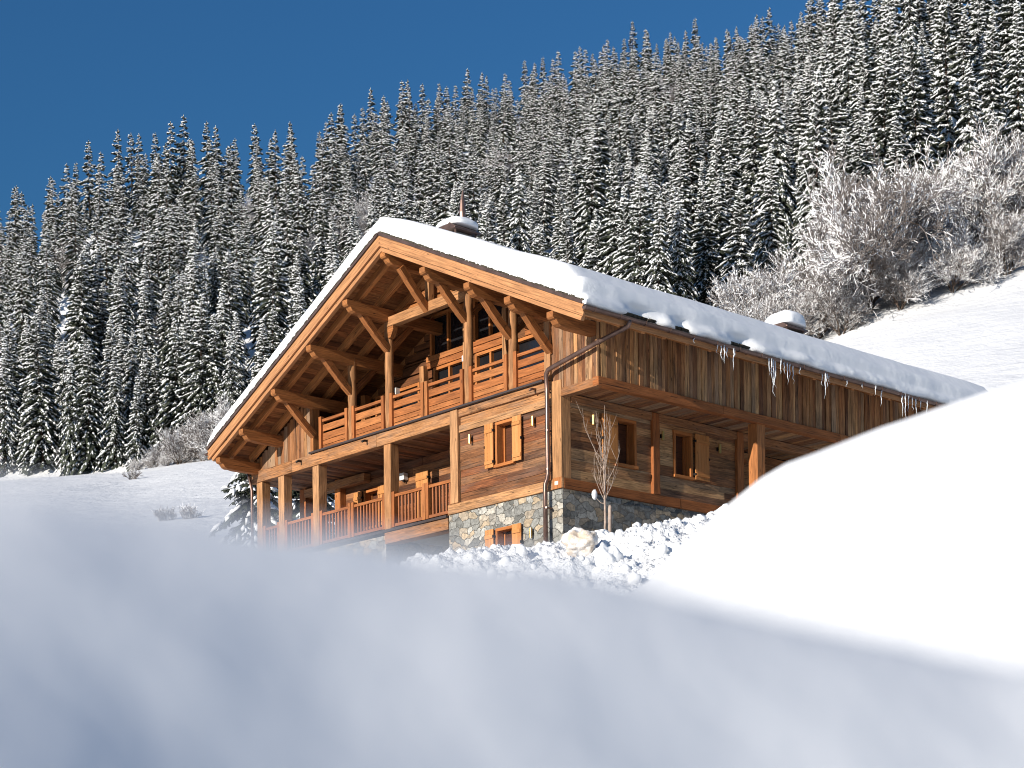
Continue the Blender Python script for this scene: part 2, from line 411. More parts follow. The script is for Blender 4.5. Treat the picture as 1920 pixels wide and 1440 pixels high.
def mound_z(u, v):
    # crest seen from the camera: from behind the bank up to the right
    vr = 7.2
    tt = u / vr
    yr = gpts(tt, (-.1, 1460), (.02, 1200), (.078, 1106), (.115, 990), (.16, 878), (.22, 803), (.30, 728), (.45, 640), (.8, 560))
    hr = (YC - yr) / F_PX * vr
    d = v - vr
    z = hr + hr / vr * d - (.07 * d * d if d < 0 else .34 * d * d)
    z += .025 * noise.noise(Vector((u * .9, v * .9, 2))) + .008 * noise.noise(Vector((u * 3, v * 3, 8)))
    return CAM.z + max(z, -1.6)
terrain_obj('snow_mound', list(np.arange(-1.4, 8.0, .1)), list(np.arange(2.6, 11.5, .1)), mound_z, M_SNOW)

# ------------------------------------------------------------------ chalet
XR, ZR, SL = -5.821, 8.056, .479            # ridge x, roof line height, pitch
XEL, XER = -15.261, 2.594                   # eaves
YV, YB = -1.67, 17.2                        # front verge, back end
def rl(x): return ZR - SL * abs(x - XR)
ang = math.atan(SL); CA, SA = math.cos(ang), math.sin(ang)
house = empty('chalet', (-6.9, 8, -1.4), 'large weathered timber chalet on a rubble stone base under a snow-covered gable roof', 'chalet')
house['off'] = 1
EX, EY = Vector((1, 0, 0)), Vector((0, 1, 0))
FRONT = (Vector((0, 0, 0)), EX, -EY)        # a along +x, out towards -y
SIDE = (Vector((0, 0, 0)), EY, EX)          # a along +y, out towards +x
def part(name, mb, mat, parent=None, **k): return obj(name, mb, mat, parent or house, **k)

def cut(a0, a1, c0, c1, holes):
    """rectangle minus holes, as column strips"""
    xs = sorted({a0, a1} | {min(max(h[i], a0), a1) for h in holes for i in (0, 1)})
    out = []
    for p, q in zip(xs, xs[1:]):
        if q - p < 1e-4: continue
        zs = [(h[2], h[3]) for h in holes if h[0] <= p + 1e-4 and h[1] >= q - 1e-4]
        z = c0
        for lo, hi in sorted(zs):
            if lo > z: out.append((p, q, z, min(lo, c1)))
            z = max(z, hi)
        if z < c1: out.append((p, q, z, c1))
    return out
def boards_h(mb, fr, a0, a1, c0, c1, h, b0, b1, holes=(), dj=.01, gap=.006, lim=None):
    z = c0
    while z < c1 - .02:
        hh = min(h * random.uniform(.8, 1.2), c1 - z)
        if c1 - z - hh < .06: hh = c1 - z
        for h0 in holes:
            for e in (h0[2], h0[3]):
                if z + .02 < e < z + hh + .06: hh = e - z
        segs = [(a0, a1)]
        for h0 in holes:
            if h0[2] < z + hh - .01 and h0[3] > z + .01:
                segs = [q for s in segs for q in ((s[0], min(s[1], h0[0])), (max(s[0], h0[1]), s[1])) if q[1] - q[0] > .02]
        for s0, s1 in segs:
            x = s0
            while x < s1 - .01:
                e = min(s1, x + random.uniform(2.0, 4.5))
                if s1 - e < .5: e = s1
                if lim:
                    lo, hi = lim(z + hh); xx0, xx1 = max(x, lo), min(e, hi)
                else: xx0, xx1 = x, e
                if xx1 - xx0 > .05:
                    mb.lbox(fr, xx0 + .002, xx1 - .002, b0, b1 + random.uniform(-dj, dj), z + gap / 2, z + hh - gap / 2, 0, seg=3, jit=.002)
                x = e
        z += hh
def boards_v(mb, fr, a0, a1, zlo, ztop, wdt, b0, b1, dj=.012):
    a = a0
    while a < a1 - .02:
        ww = min(wdt * random.uniform(.7, 1.25), a1 - a)
        if a1 - a - ww < .05: ww = a1 - a
        o, ex, n = fr
        zt = min(ztop(a), ztop(a + ww)); d = b1 + random.uniform(-dj, dj)
        mb.lbox(fr, a + .005, a + ww - .005, b0, d, zlo, zt, 2)
        a += ww
def window(fr, a0, a1, c0, c1, shutters, depth=.24, fw=.085, proud=.03, sw=None, name='window', label=None):
    """frame with reveal, dark pane, boarded shutters folded back on the wall"""
    f = MB()
    f.lbox(fr, a0, a0 + fw, -depth, proud, c0 + fw, c1 - fw, 2); f.lbox(fr, a1 - fw, a1, -depth, proud, c0 + fw, c1 - fw, 2)
    f.lbox(fr, a0, a1, -depth, proud, c1 - fw, c1, 0)
    f.lbox(fr, a0 + fw, a0 + fw + .05, -depth - .1, -depth + .02, c0 + fw, c1 - fw, 2); f.lbox(fr, a1 - fw - .05, a1 - fw, -depth - .1, -depth + .02, c0 + fw, c1 - fw, 2)
    fo = part(name, f, W_FRAME, bevel=.006)
    if label: fo['label'] = label
    s = MB(); s.lbox(fr, a0 - .02, a1 + .02, -depth, proud + .05, c0, c0 + fw, 0); obj('sill', s, W_FRAME, fo, bevel=.006)
    g = MB(); g.lbox(fr, a0 + fw + .05, a1 - fw - .05, -depth - .06, -depth - .03, c0 + fw, c1 - fw, 0); obj('pane', g, W_INNER, fo)
    mid = (a0 + a1) / 2
    for sd, s0, s1 in shutters:
        h = MB(); n = max(2, round((s1 - s0) / .11)); ww = (s1 - s0) / n; st = .07
        for i in range(n): h.lbox(fr, s0 + i * ww + .002, s0 + (i + 1) * ww - .002, st, st + .032, c0 + .03, c1 - .01, 2)
        for zz in (c0 + .18, c1 - .22): h.lbox(fr, s0 + .015, s1 - .015, st + .032, st + .06, zz - .05, zz + .05, 0)
        so_ = obj('shutter', h, W_NEW, fo)
        e = s1 if sd < 0 else s0
        for zz in (c0 + .18, c1 - .22):
            k = MB(); k.lbox(fr, e - .03, e + .03, .02, st + .05, zz - .03, zz + .03, 0); obj('hinge', k, M_IRON, fo)
        k = MB(); k.lbox(fr, (s0 if sd < 0 else s1) - .015, (s0 if sd < 0 else s1) + .015, .02, st + .05, (c0 + c1) / 2 - .04, (c0 + c1) / 2 + .03, 0); obj('catch', k, M_IRON, fo)
    return fo

# --- stone base
st = MB()
SW = (-2.75, -1.97, -1.75, -.70)                       # cellar window front
CW = (2.75, 3.62, -1.35, -.66)                         # cellar window side
for p in cut(-4.82, 0.0, -3.2, -.006, [SW]): st.lbox(FRONT, p[0], p[1], -.45, 0, p[2], p[3], 0)
for p in cut(.45, YB, -3.2, -.006, [CW]): st.lbox(SIDE, p[0], p[1], -.45, 0, p[2], p[3], 0)
part('stone_base', st, M_STONE)
s2 = MB(); s2.box(-15.0, -7.9, .05, .5, -3.5, -.14); s2.box(-4.82, -4.4, .45, 6, -3.2, -.2, 1); s2.box(-8.2, -7.9, .5, 6, -3.2, -.2, 1)
part('stone_base', s2, M_STONE)
gw = MB(); gw.box(-7.9, -4.82, 5.6, 5.8, -3.2, -.2); gw.box(-7.9, -4.82, .46, 5.6, -.25, -.15); part('garage_wall', gw, M_PLASTER)
lt = MB(); lt.box(-7.88, -4.84, -.03, .40, -.42, -.075, seg=6, jit=.006); part('lintel_beam', lt, W_BEAM, bevel=.02)
window(FRONT, *SW[:2], *SW[2:], [(-1, SW[0] - .37, SW[0] - .01), (1, SW[1] + .01, SW[1] + .37)])
cwf = MB(); cwf.lbox(SIDE, CW[0], CW[1], -.12, .02, CW[2], CW[3], 0); part('cellar_shutter', cwf, W_FRAME)

# --- ground storey, front right and side walls
WF = (-2.72, -1.92, 1.0, 2.28)
wl = MB()
boards_h(wl, FRONT, -4.3, -.34, .28, 2.30, .24, -.12, -.02, [WF])
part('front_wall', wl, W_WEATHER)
bk = MB()
for p in cut(-4.75, -.15, .02, 2.9, [WF]): bk.lbox(FRONT, p[0], p[1], -.32, -.13, p[2], p[3], 0)
W1 = (2.05, 2.86, .88, 2.24); W2 = (4.38, 5.18, .88, 2.24)
for p in cut(.30, 7.36, .02, 2.56, [W1, W2]): bk.lbox(SIDE, p[0], p[1], -.32, -.13, p[2], p[3], 0)
bk.box(-1.9, -.3, 7.16, 7.34, 0, 2.55); bk.box(-.35, -.05, .05, .3, .3, 2.9, 2)
bk.box(-4.74, -4.55, .1, 2.1, 0, 2.6, 1)
bk.box(-4.6, -.4, 3.0, 3.2, 0, 2.6); bk.box(-3.2, -3.0, 3.2, 7.1, 0, 2.6)
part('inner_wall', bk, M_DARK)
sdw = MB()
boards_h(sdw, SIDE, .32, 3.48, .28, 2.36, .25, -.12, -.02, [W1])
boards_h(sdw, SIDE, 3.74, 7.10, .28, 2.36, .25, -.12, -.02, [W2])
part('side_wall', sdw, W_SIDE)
window(FRONT, *WF[:2], *WF[2:], [(-1, -3.09, -2.73), (1, -1.91, -1.55)])
window(SIDE, *W1[:2], *W1[2:], [(-1, 1.44, 2.02)], proud=.02)
window(SIDE, *W2[:2], *W2[2:], [(1, 5.22, 5.80)], proud=.02)
for fr, a0, a1 in ((FRONT, -4.80, .06), (SIDE, -.0, YB)):
    sb_ = MB(); a = a0
    while a < a1 - .1:
        e = min(a1, a + 4.6); e = a1 if a1 - e < 1 else e
        sb_.lbox(fr, a, e - .004, -.30 if fr is FRONT else -.30, .065 if fr is FRONT else .06, .0, .275, 0, seg=8, jit=.005); a = e
    part('sill_beam', sb_, W_BEAM if fr is FRONT else W_RAIL, bevel=.015)
def post(x0, x1, y0, y1, z0, z1, mat=W_POST, jit=.006, name='post', seg=7):
    p = MB(); p.box(x0, x1, y0, y1, z0, z1, 2, seg=seg, jit=jit); return part(name, p, mat, bevel=.015)
post(-4.66, -4.32, -.075, .25, .28, 2.98)
post(-.345, .022, -.05, .31, .28, 2.93, name='corner_post')
cb = MB(); cb.box(-.33, .03, -.072, .02, .0, .30, 2); cbo = part('post_foot', cb, W_RAIL, bevel=.01)
pl = MB(); pl.box(-.23, -.09, -.082, -.073, .1, .2); obj('house_plate', pl, M_PLATE, cbo)
post(-.05, .075, 3.47, 3.75, .28, 2.58, W_RAIL); post(-.25, .075, 7.08, 7.37, .28, 2.58, W_RAIL)
post(1.05, 1.39, 6.42, 6.78, -.2, 2.50, W_RAIL); post(1.05, 1.39, 12.6, 12.95, -.2, 2.50, W_RAIL)
tb = MB(); tb.lbox(SIDE, .315, YB, -.25, .05, 2.36, 2.585, 0, seg=14, jit=.006); part('wall_plate', tb, W_BEAM, bevel=.015)
ub = MB(); ub.lbox(FRONT, -4.31, -.36, -.2, .03, 2.75, 2.975, 0, seg=8, jit=.004); ub.lbox(FRONT, -4.31, -.36, -.2, .02, 2.30, 2.50, 0, seg=8, jit=.004); ub.lbox(FRONT, -4.31, -.36, -.2, -.05, 2.505, 2.745, 0, tone=.1)
part('wall_board', ub, W_BEAM, bevel=.008)
# porch recess at the far end of the side
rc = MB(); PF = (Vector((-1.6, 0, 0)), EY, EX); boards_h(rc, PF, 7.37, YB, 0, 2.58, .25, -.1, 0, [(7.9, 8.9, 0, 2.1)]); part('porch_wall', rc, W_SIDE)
dr = MB(); dr.lbox(PF, 7.8, 7.9, -.1, .05, 0, 2.2, 2); dr.lbox(PF, 8.9, 9.0, -.1, .05, 0, 2.2, 2); dr.lbox(PF, 7.9, 8.9, -.1, .05, 2.1, 2.2, 0)
dro = part('door_frame', dr, W_FRAME); dd = MB()
for i in range(8): dd.lbox(PF, 7.9 + i * .125, 8.02 + i * .125, -.1, -.03, .02, 2.1, 2)
obj('door', dd, W_FRAME, dro)
pb = MB(); pb.box(-1.7, 1.25, .2, YB - .5, 2.66, 2.69); pb.box(-3.4, -1.75, 7.3, YB, -.2, 2.9); pb.box(-3, 1.2, YB - .5, YB - .3, -.2, 2.9); part('inner_wall', pb, M_DARK)
dh = MB(); dh.lbox(PF, 7.4, 9.3, -.02, .12, 2.2, 2.34, 0); part('porch_lintel', dh, W_RAIL)

# --- lower loggia, front left
dk = MB(); dk.box(-15.1, -4.84, -.10, 2.0, -.072, -.005); part('loggia_floor', dk, M_STRIP)
for x in (-14.72, -13.44, -11.48, -7.72): post(x - .165, x + .165, -.02, .31, -.0, 2.59)
post(-14.95, -14.6, 1.75, 2.1, 0, 2.6, W_RAIL); post(-12.9, -12.6, 1.75, 2.0, 0, 2.6, W_RAIL)
lw = MB(); BW = (Vector((0, 2.0, 0)), EX, -EY)
LWS = [(-11.6, -10.75, 0.75, 2.05), (-7.1, -6.1, 0.05, 2.1), (-10.1, -9.6, .05, 2.1)]
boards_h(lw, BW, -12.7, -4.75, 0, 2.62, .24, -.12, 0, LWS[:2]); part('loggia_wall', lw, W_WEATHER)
bk2 = MB()
for p in cut(-12.7, -4.75, 0, 2.6, LWS[:2]): bk2.lbox(BW, p[0], p[1], -.4, -.125, p[2], p[3])
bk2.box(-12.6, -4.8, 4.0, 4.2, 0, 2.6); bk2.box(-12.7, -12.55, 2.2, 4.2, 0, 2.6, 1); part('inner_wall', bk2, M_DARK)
window(BW, -11.6, -10.75, .75, 2.05, [(-1, -12.05, -11.62), (1, -10.73, -10.3)])
window(BW, -7.1, -6.1, .05, 2.15, [(-1, -8.75, -8.15), (1, -6.08, -5.5)], label='tall shuttered window at the back of the lower loggia')
lb = MB(); lb.box(-14.6, -11.2, 1.7, 1.97, 2.28, 2.55, seg=4, jit=.006); part('loggia_beam', lb, W_BEAM, bevel=.015)
# soffit boards under the balcony (run front to back)
sf = MB(); x = -15.1
while x < -4.8:
    ww = random.uniform(.16, .26); sf.box(x + .004, min(x + ww, -4.75) - .004, .22, 2.0, 2.60 + random.uniform(0, .012), 2.65, 1, seg=2, jit=.002); x += ww
part('loggia_ceiling', sf, W_WEATHER)
sf2 = MB(); sf2.box(-15.0, -.4, .05, 2.0, 2.86, 2.975); sf2.box(-15.0, -4.8, .23, 1.98, 2.655, 2.85); part('balcony_floor', sf2, M_DARK)
bb = MB()
for a, e in ((-15.16, -12.75), (-12.75, -8.2), (-8.2, -4.665)): bb.box(a + .003, e - .003, -.06, .21, 2.59, 2.975, seg=8, jit=.004)
part('balcony_beam', bb, W_BEAM, bevel=.015)
sp_ = MB(); sp_.box(-11.68, -.62, -.14, .06, 2.98, 3.035); part('balcony_edge', sp_, M_STRIP)
for x in (-12.2, -8.65, -1.0):
    q = MB(); q.tube([(x, .0, 2.86), (x, -.16, 2.85), (x + .02, -.27, 2.80)], .035, 8); part('water_spout', q, M_IRON if x < -2 else M_METAL, smooth=True)

# lower balustrade
balm = None; newm = None
def newel(x, y0, y1, z0, z1, wd, parent, mat):
    mb = MB(); mb.box(x - wd / 2, x + wd / 2, y0, y1, z0, z1, 2); return obj('newel', mb, mat, parent, bevel=.008)
bays = [(-14.55, -13.62), (-13.27, -11.66), (-11.31, -9.66), (-9.62, -7.90), (-7.55, -5.95), (-5.91, -4.66)]
bm_ = MB(); bm_.box(-.028, .028, .06, .11, .15, .955, 2); BMESH = bm_.mesh('baluster', W_BALUS)
for a, e in bays:
    r_ = MB(); r_.box(a, e, .03, .14, .955, 1.045, seg=4, jit=.003)
    ro = part('balustrade', r_, W_RAIL, bevel=.008)
    r2 = MB(); r2.box(a, e, .03, .14, .06, .15); obj('bottom_rail', r2, W_BALUS, ro, bevel=.006)
    newel(a + .06, .0, .16, .04, 1.12, .13, ro, W_RAIL)
    if e < -4.7: newel(e - .06, .0, .16, .04, 1.12, .13, ro, W_RAIL)
    n = int((e - a - .2) / .165)
    for i in range(n):
        o = link('baluster', BMESH, ro); o.location = (a + .19 + (e - a - .30) * (i + .5) / n, 0, 0)

# --- upper balcony
UP_POSTS = [-9.61, -7.71, -3.97, -2.05]
for x in UP_POSTS:
    p = MB(); p.tube([(x + random.uniform(-.008, .008), .10 + random.uniform(-.008, .008), 3.0 + (rl(x) - .62 - 3.0) * i / 14) for i in range(15)], [.135 + random.uniform(-.007, .007) for _ in range(15)], 9)
    part('post', p, W_POST, smooth=True)
post(-11.74, -11.58, -.03, .25, 3.0, rl(-11.66) - .5, W_LOG); post(-11.2, -10.98, 1.6, 1.85, 3.0, rl(-11.1) - .5, W_LOG)
post(-.62, -.39, -.06, .18, 3.0, rl(-.5) - .5)
def brd(a, e, z0, z1, ro, mat=W_RAIL):
    q = MB(); q.box(a, e, .05, .095, z0, z1, seg=4, jit=.002); return obj('board', q, mat, ro, bevel=.005)
for a, e in ((-11.26, -9.74), (-9.50, -7.86), (-7.57, -5.93), (-5.87, -4.11), (-3.84, -2.20), (-1.92, -.62)):
    r_ = MB(); r_.box(a, e, .02, .12, 3.93, 4.02, seg=4, jit=.002); ro = part('balcony_railing', r_, W_RAIL, bevel=.008)
    for z0, z1 in ((3.63, 3.84), (3.35, 3.565), (3.195, 3.335), (3.04, 3.18)): brd(a, e, z0, z1, ro)
    newel(a + .06, -.03, .11, 3.02, 4.10, .13, ro, W_RAIL); 
    if e < -.7: newel(e - .06, -.03, .11, 3.02, 4.10, .13, ro, W_RAIL)

# gable wall behind the balcony
uw = MB()
def glim(zt):
    d = (ZR - .40 - zt) / SL
    return XR - d, XR + d
UWH = [(-8.05, -6.35, 5.70, 6.95), (-5.95, -4.5, 5.70, 6.95), (-10.9, -8.6, 3.0, 5.0), (-7.9, -6.4, 3.0, 5.28), (-5.9, -4.5, 3.0, 5.28), (-4.1, -.75, 3.0, 5.28)]
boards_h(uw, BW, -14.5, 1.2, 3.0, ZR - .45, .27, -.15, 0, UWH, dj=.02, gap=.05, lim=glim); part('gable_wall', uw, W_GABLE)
dkb = MB(); dkb.prism([(-15, 3.0), (1.3, 3.0), (1.3, rl(1.3) - .4), (XR, ZR - .4), (-15, rl(-15) - .4)], (0, 2.75, 0), EX, UP, (0, .1, 0)); dkb.box(-15, 1.3, 2.16, 2.75, 2.9, 2.99)
dkb.prism([(-8.5, 5.2), (-3.2, 5.2), (XR, 6.9)], (0, 2.17, 0), EX, UP, (0, .02, 0)) if False else None
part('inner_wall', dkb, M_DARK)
for a, e, c0, c1 in UWH:
    f = MB(); f.lbox(BW, a, a + .09, -.12, .03, c0, c1, 2); f.lbox(BW, e - .09, e, -.12, .03, c0, c1, 2); f.lbox(BW, a + .09, e - .09, -.12, .03, c1 - .09, c1, 0)
    if e - a > 1.0: f.lbox(BW, (a + e) / 2 - .04, (a + e) / 2 + .04, -.12, .01, c0, c1 - .09, 2)
    fo = part('gable_window', f, W_FRAME)
    g = MB(); g.lbox(BW, a + .09, e - .09, -.14, -.10, c0, c1 - .09, 0); obj('pane', g, M_GLASS, fo)
gb = MB()
for a, e in ((-8.2, -6.25), (-6.05, -4.35), (-3.6, -.65)):
    gb.lbox(BW, a, e, 0, .07, 5.50, 5.67, 0, seg=3, jit=.003); gb.lbox(BW, a, e, 0, .05, 5.30, 5.485, 0, seg=3, jit=.003)
part('gable_board', gb, W_RAIL, bevel=.005)
for x in (-8.28, -6.15, -4.35): post(x - .1, x + .1, 1.80, 2.02, 3.0, 5.4 if x < -8 else 6.3, W_POST, name='gable_post')
# boarded infill between collar beam and ridge, gaps left open between the boards
gi = MB(); GF = (Vector((0, .34, 0)), EX, -EY); z = 6.45
while z < 7.35:
    hh = random.uniform(.20, .25); d = (ZR - .52 - (z + hh)) / SL
    if d > .15: gi.lbox(GF, max(-7.6, XR - d), min(-4.05, XR + d), -.06, random.uniform(0, .015), z, z + hh, 0, seg=4, jit=.003)
    z += hh + .06
part('gable_infill', gi, W_LOG)
cp = MB(); cp.prism([(0, 0), (.30, 0), (.30, -.12), (.16, -.34), (0, -.36)], (-7.66, -.01, 6.12), EX, UP, (0, .18, 0)); part('post_bracket', cp, W_LOG, bevel=.01)
# collar beam, king post
cbm = MB(); cbm.box(-7.72, -3.95, -.03, .20, 6.12, 6.42, seg=10, jit=.006); part('collar_beam', cbm, W_POST, bevel=.02)
kp = MB(); kp.box(-5.82, -5.63, .0, .19, 6.42, ZR - .8, 2, seg=4, jit=.004); part('king_post', kp, W_POST, bevel=.012)

# left upper box and right upper box (vertical boards)
vb = MB(); boards_v(vb, FRONT, -15.05, -11.75, 2.98, lambda a: rl(a) - .34, .17, -.06, 0); part('box_front', vb, W_CLAD)
LS = (Vector((-15.05, 0, 0)), EY, -EX)
vb = MB(); boards_v(vb, LS, .0, 6, 2.7, lambda a: rl(-15.05) - .3, .19, -.06, 0); part('box_side', vb, W_CLAD)
vb = MB(); boards_v(vb, FRONT, -.38, 1.40, 2.68, lambda a: rl(a) - .34, .15, -.06, 0); part('box_front', vb, W_CLAD)
RS = (Vector((1.40, 0, 0)), EY, EX)
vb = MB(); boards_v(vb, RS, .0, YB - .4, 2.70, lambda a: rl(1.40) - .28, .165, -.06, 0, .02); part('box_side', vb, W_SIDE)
vb = MB(); vb.box(1.30, 1.36, .1, YB - .5, 2.7, rl(1.4) - .3, 1); vb.box(-.3, 1.3, .08, .14, 2.7, 4.1); vb.box(-15, -11.8, .08, .14, 3, 3.6); part('inner_wall', vb, M_DARK)
q = MB(); q.box(.0, 1.405, -.045, .16, 2.46, 2.69, seg=3, jit=.004); part('box_beam', q, W_BEAM, bevel=.012)
for a, e in ((-.045, 4.9), (4.904, 10.2), (10.204, YB - .3)):
    q = MB(); q.box(1.24, 1.465, a, e, 2.47, 2.715, 1, seg=8, jit=.004); part('box_beam', q, W_RAIL, bevel=.012)
q = MB(); y = .17
while y < YB - .5:
    ww = random.uniform(.15, .24); q.box(-.0 if y < 7.3 else -1.6, 1.235, y + .004, y + ww - .004, 2.595 + random.uniform(0, .014), 2.64, 0, seg=2, jit=.002); y += ww
part('box_ceiling', q, W_CLAD)

# --- roof carpentry
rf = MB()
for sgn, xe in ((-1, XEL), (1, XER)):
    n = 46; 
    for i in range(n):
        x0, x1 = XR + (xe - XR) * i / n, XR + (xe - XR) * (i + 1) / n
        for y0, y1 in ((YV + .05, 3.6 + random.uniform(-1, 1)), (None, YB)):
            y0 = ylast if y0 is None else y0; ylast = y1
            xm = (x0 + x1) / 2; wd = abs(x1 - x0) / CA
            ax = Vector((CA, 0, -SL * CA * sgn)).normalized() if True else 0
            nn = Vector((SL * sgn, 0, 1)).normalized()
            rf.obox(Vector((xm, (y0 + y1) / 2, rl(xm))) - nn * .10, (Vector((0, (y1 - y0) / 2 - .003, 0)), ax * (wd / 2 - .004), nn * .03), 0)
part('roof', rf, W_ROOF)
def slope_beam(mb, sgn, x0, x1, y0, y1, o0, o1, **k):
    """beam along the slope, vertical offsets o0..o1 below the roof line"""
    om = (o0 + o1) / 2
    p0 = Vector((x0, (y0 + y1) / 2, rl(x0) - om)); p1 = Vector((x1, (y0 + y1) / 2, rl(x1) - om))
    mb.beam(p0, p1, y1 - y0, (o1 - o0) * CA, **k)
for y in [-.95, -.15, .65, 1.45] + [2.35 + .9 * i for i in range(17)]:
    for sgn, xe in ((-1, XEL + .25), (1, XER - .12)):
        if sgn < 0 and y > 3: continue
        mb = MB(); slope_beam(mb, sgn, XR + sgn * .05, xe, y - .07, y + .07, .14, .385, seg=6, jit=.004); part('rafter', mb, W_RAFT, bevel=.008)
TIP = -1.566
prof = [(0, 0), (0, -.15), (.05, -.19), (.12, -.20), (.20, -.30), (.30, -.345), (.42, -.335), (.60, -.36)]
def purlin(x, y_end, wd=.24):
    pts = prof + [(y_end - TIP, -.36), (y_end - TIP, 0)]
    mb = MB(); mb.prism(pts, (x - wd / 2, TIP, rl(x) - .46 - SL * wd / 2 * (0 if abs(x - XR) < .1 else 1)), EY, UP, (wd, 0, 0))
    return part('purlin', mb, W_LOG, bevel=.014)
PUR = [(-5.82, 2.1), (-4.0, 2.1), (-2.08, 2.1), (-.42, 2.1), (1.24, YB - .4), (-7.68, 2.1), (-9.59, 2.1), (-11.55, 2.1), (-13.42, .5), (-14.82, .5)]
for x, ye in PUR: purlin(x, ye)
for x in (-5.72, -4.0, -2.08, -.42, -7.68, -9.59, -11.6):
    zt = rl(x) - .83; y1 = .02; dz = .93 + (.12 if abs(x + 5.72) < .1 else 0)
    mb = MB(); pts = []
    for i in range(5):
        s = i / 4; pts.append((-.98 + (y1 + .98) * s, zt + .05 - (dz) * s - .03 * math.sin(PI * s)))
    for (ya, za), (yb_, zb) in zip(pts, pts[1:]):
        mb.beam((x, ya - .008, za), (x, yb_ + .008, zb), .19, .20, up=(0, 1, 1), tone=.5)
    part('brace', mb, W_LOG)
    if x not in (-5.72, -.42, -11.6):
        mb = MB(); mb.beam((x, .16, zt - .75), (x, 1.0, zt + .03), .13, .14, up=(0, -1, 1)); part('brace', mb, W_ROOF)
for sgn, xe in ((-1, XEL), (1, XER)):
    mb = MB(); x0 = XR
    o = [(0, .115), (.118, .22), (.223, .335)]
    for o0, o1 in o: slope_beam(mb, sgn, XR, xe, YV, YV + .05, o0, o1, seg=6, jit=.001)
    part('barge_board', mb, W_BARGE)
    mb = MB(); slope_beam(mb, sgn, XR, xe - sgn * .12, YV + .07, YV + .20, .20, .475, seg=8, jit=.003); part('verge_rafter', mb, W_BARGE, bevel=.012)
    mb = MB(); slope_beam(mb, sgn, XR, xe, YV - .045, YV + .16, -.062, -.004); slope_beam(mb, sgn, XR, xe, YV - .05, YV - .043, -.062, .028); part('verge_flashing', mb, M_METAL)
    mb = MB(); rg = random.Random(3 + sgn)
    for i in range(150):
        x = XR + (xe - XR) * (i + rg.random()) / 150
        slope_beam(mb, sgn, x, x + sgn * rg.uniform(.05, .16), YV - .05 + rg.uniform(-.012, .01), YV + .12, -.066 - rg.uniform(.012, .055), -.066, tone=rg.random())
    part('shingle_edge', mb, M_TILE)
    if sgn > 0:
        mb = MB(); yy = YV
        while yy < YB:
            ww = rg.uniform(.10, .22); slope_beam(mb, 1, xe - .5, xe + rg.uniform(.0, .06), yy, yy + ww - .008, -.05 - rg.uniform(0, .03), .02, tone=rg.random()); yy += ww
        part('eave_shingles', mb, M_TILE)
    # eave fascia and half-round gutter
    xf = xe - sgn * .03; mb = MB()
    for a, e in ((YV, 4.5), (4.504, 10.5), (10.504, YB)): mb.box(min(xf, xf - sgn * .045), max(xf, xf - sgn * .045), a, e, rl(xe) - .29, rl(xe) - .10, 1, seg=6, jit=.002)
    part('fascia', mb, W_BARGE)
    mb = MB(); gx, gz, gr = xe + sgn * .075, rl(xe) - .10, .085
    arc = [(gx + gr * math.cos(a), gz + gr * math.sin(a)) for a in [PI + PI * i / 8 for i in range(9)]]
    inner = [(gx + (gr - .008) * math.cos(a), gz + (gr - .008) * math.sin(a)) for a in [2 * PI - PI * i / 8 for i in range(9)]]
    mb.prism(arc + inner, (0, YV - .03, 0), EX, UP, (0, YB - YV, 0), tone=.5)
    cap = [(gx + gr * math.cos(PI + PI * i / 8), gz + gr * math.sin(PI + PI * i / 8)) for i in range(9)]
    mb.prism(cap, (0, YV - .036, 0), EX, UP, (0, .008, 0)); 
    for i in range(20): 
        yy = YV + .3 + i * .92
        mb.tube([(gx + (gr + .006) * math.cos(a), yy, gz + (gr + .006) * math.sin(a)) for a in [PI * .95 + PI * 1.1 * j / 8 for j in range(9)]], .012, 5)
    part('gutter', mb, M_METAL)
# downpipe
def pipe(pts, r, name='downpipe', clips=()):
    mb = MB(); mb.tube(pts, r, 12); o = part(name, mb, M_METAL, smooth=True)
    return o
dp = pipe([(2.67, -.10, 3.90), (2.67, -.10, 3.80), (2.64, -.12, 3.72), (2.50, -.16, 3.67), (1.64, -.20, 3.53), (.0, -.24, 3.25), (-.26, -.24, 3.20), (-.36, -.22, 3.11), (-.385, -.19, 2.98), (-.39, -.17, 2.7), (-.40, -.16, .42), (-.41, -.18, .28), (-.44, -.22, .16), (-.455, -.22, .02), (-.46, -.22, -1.9)], .064)
for z in (2.65, 1.6, .55, -.5):
    yy = -.16 if z > .3 else -.22
    mb = MB(); mb.tube([(-.40, yy, z - .025), (-.40, yy, z + .025)], .075, 12); mb.box(-.42, -.38, yy + .04, -.02, z - .02, z + .02); obj('pipe_clip', mb, M_METAL, dp)
mb = MB(); mb.tube([(1.63, -.20, 3.53), (1.69, -.195, 3.54)], .076, 12); obj('pipe_clip', mb, M_METAL, dp)
pipe([(-15.33, -.10, 3.3), (-15.33, -.1, 3.05), (-15.2, -.14, 2.9), (-15.05, -.16, 2.62), (-15.0, -.14, 2.35), (-15.0, -.14, -1)], .05)

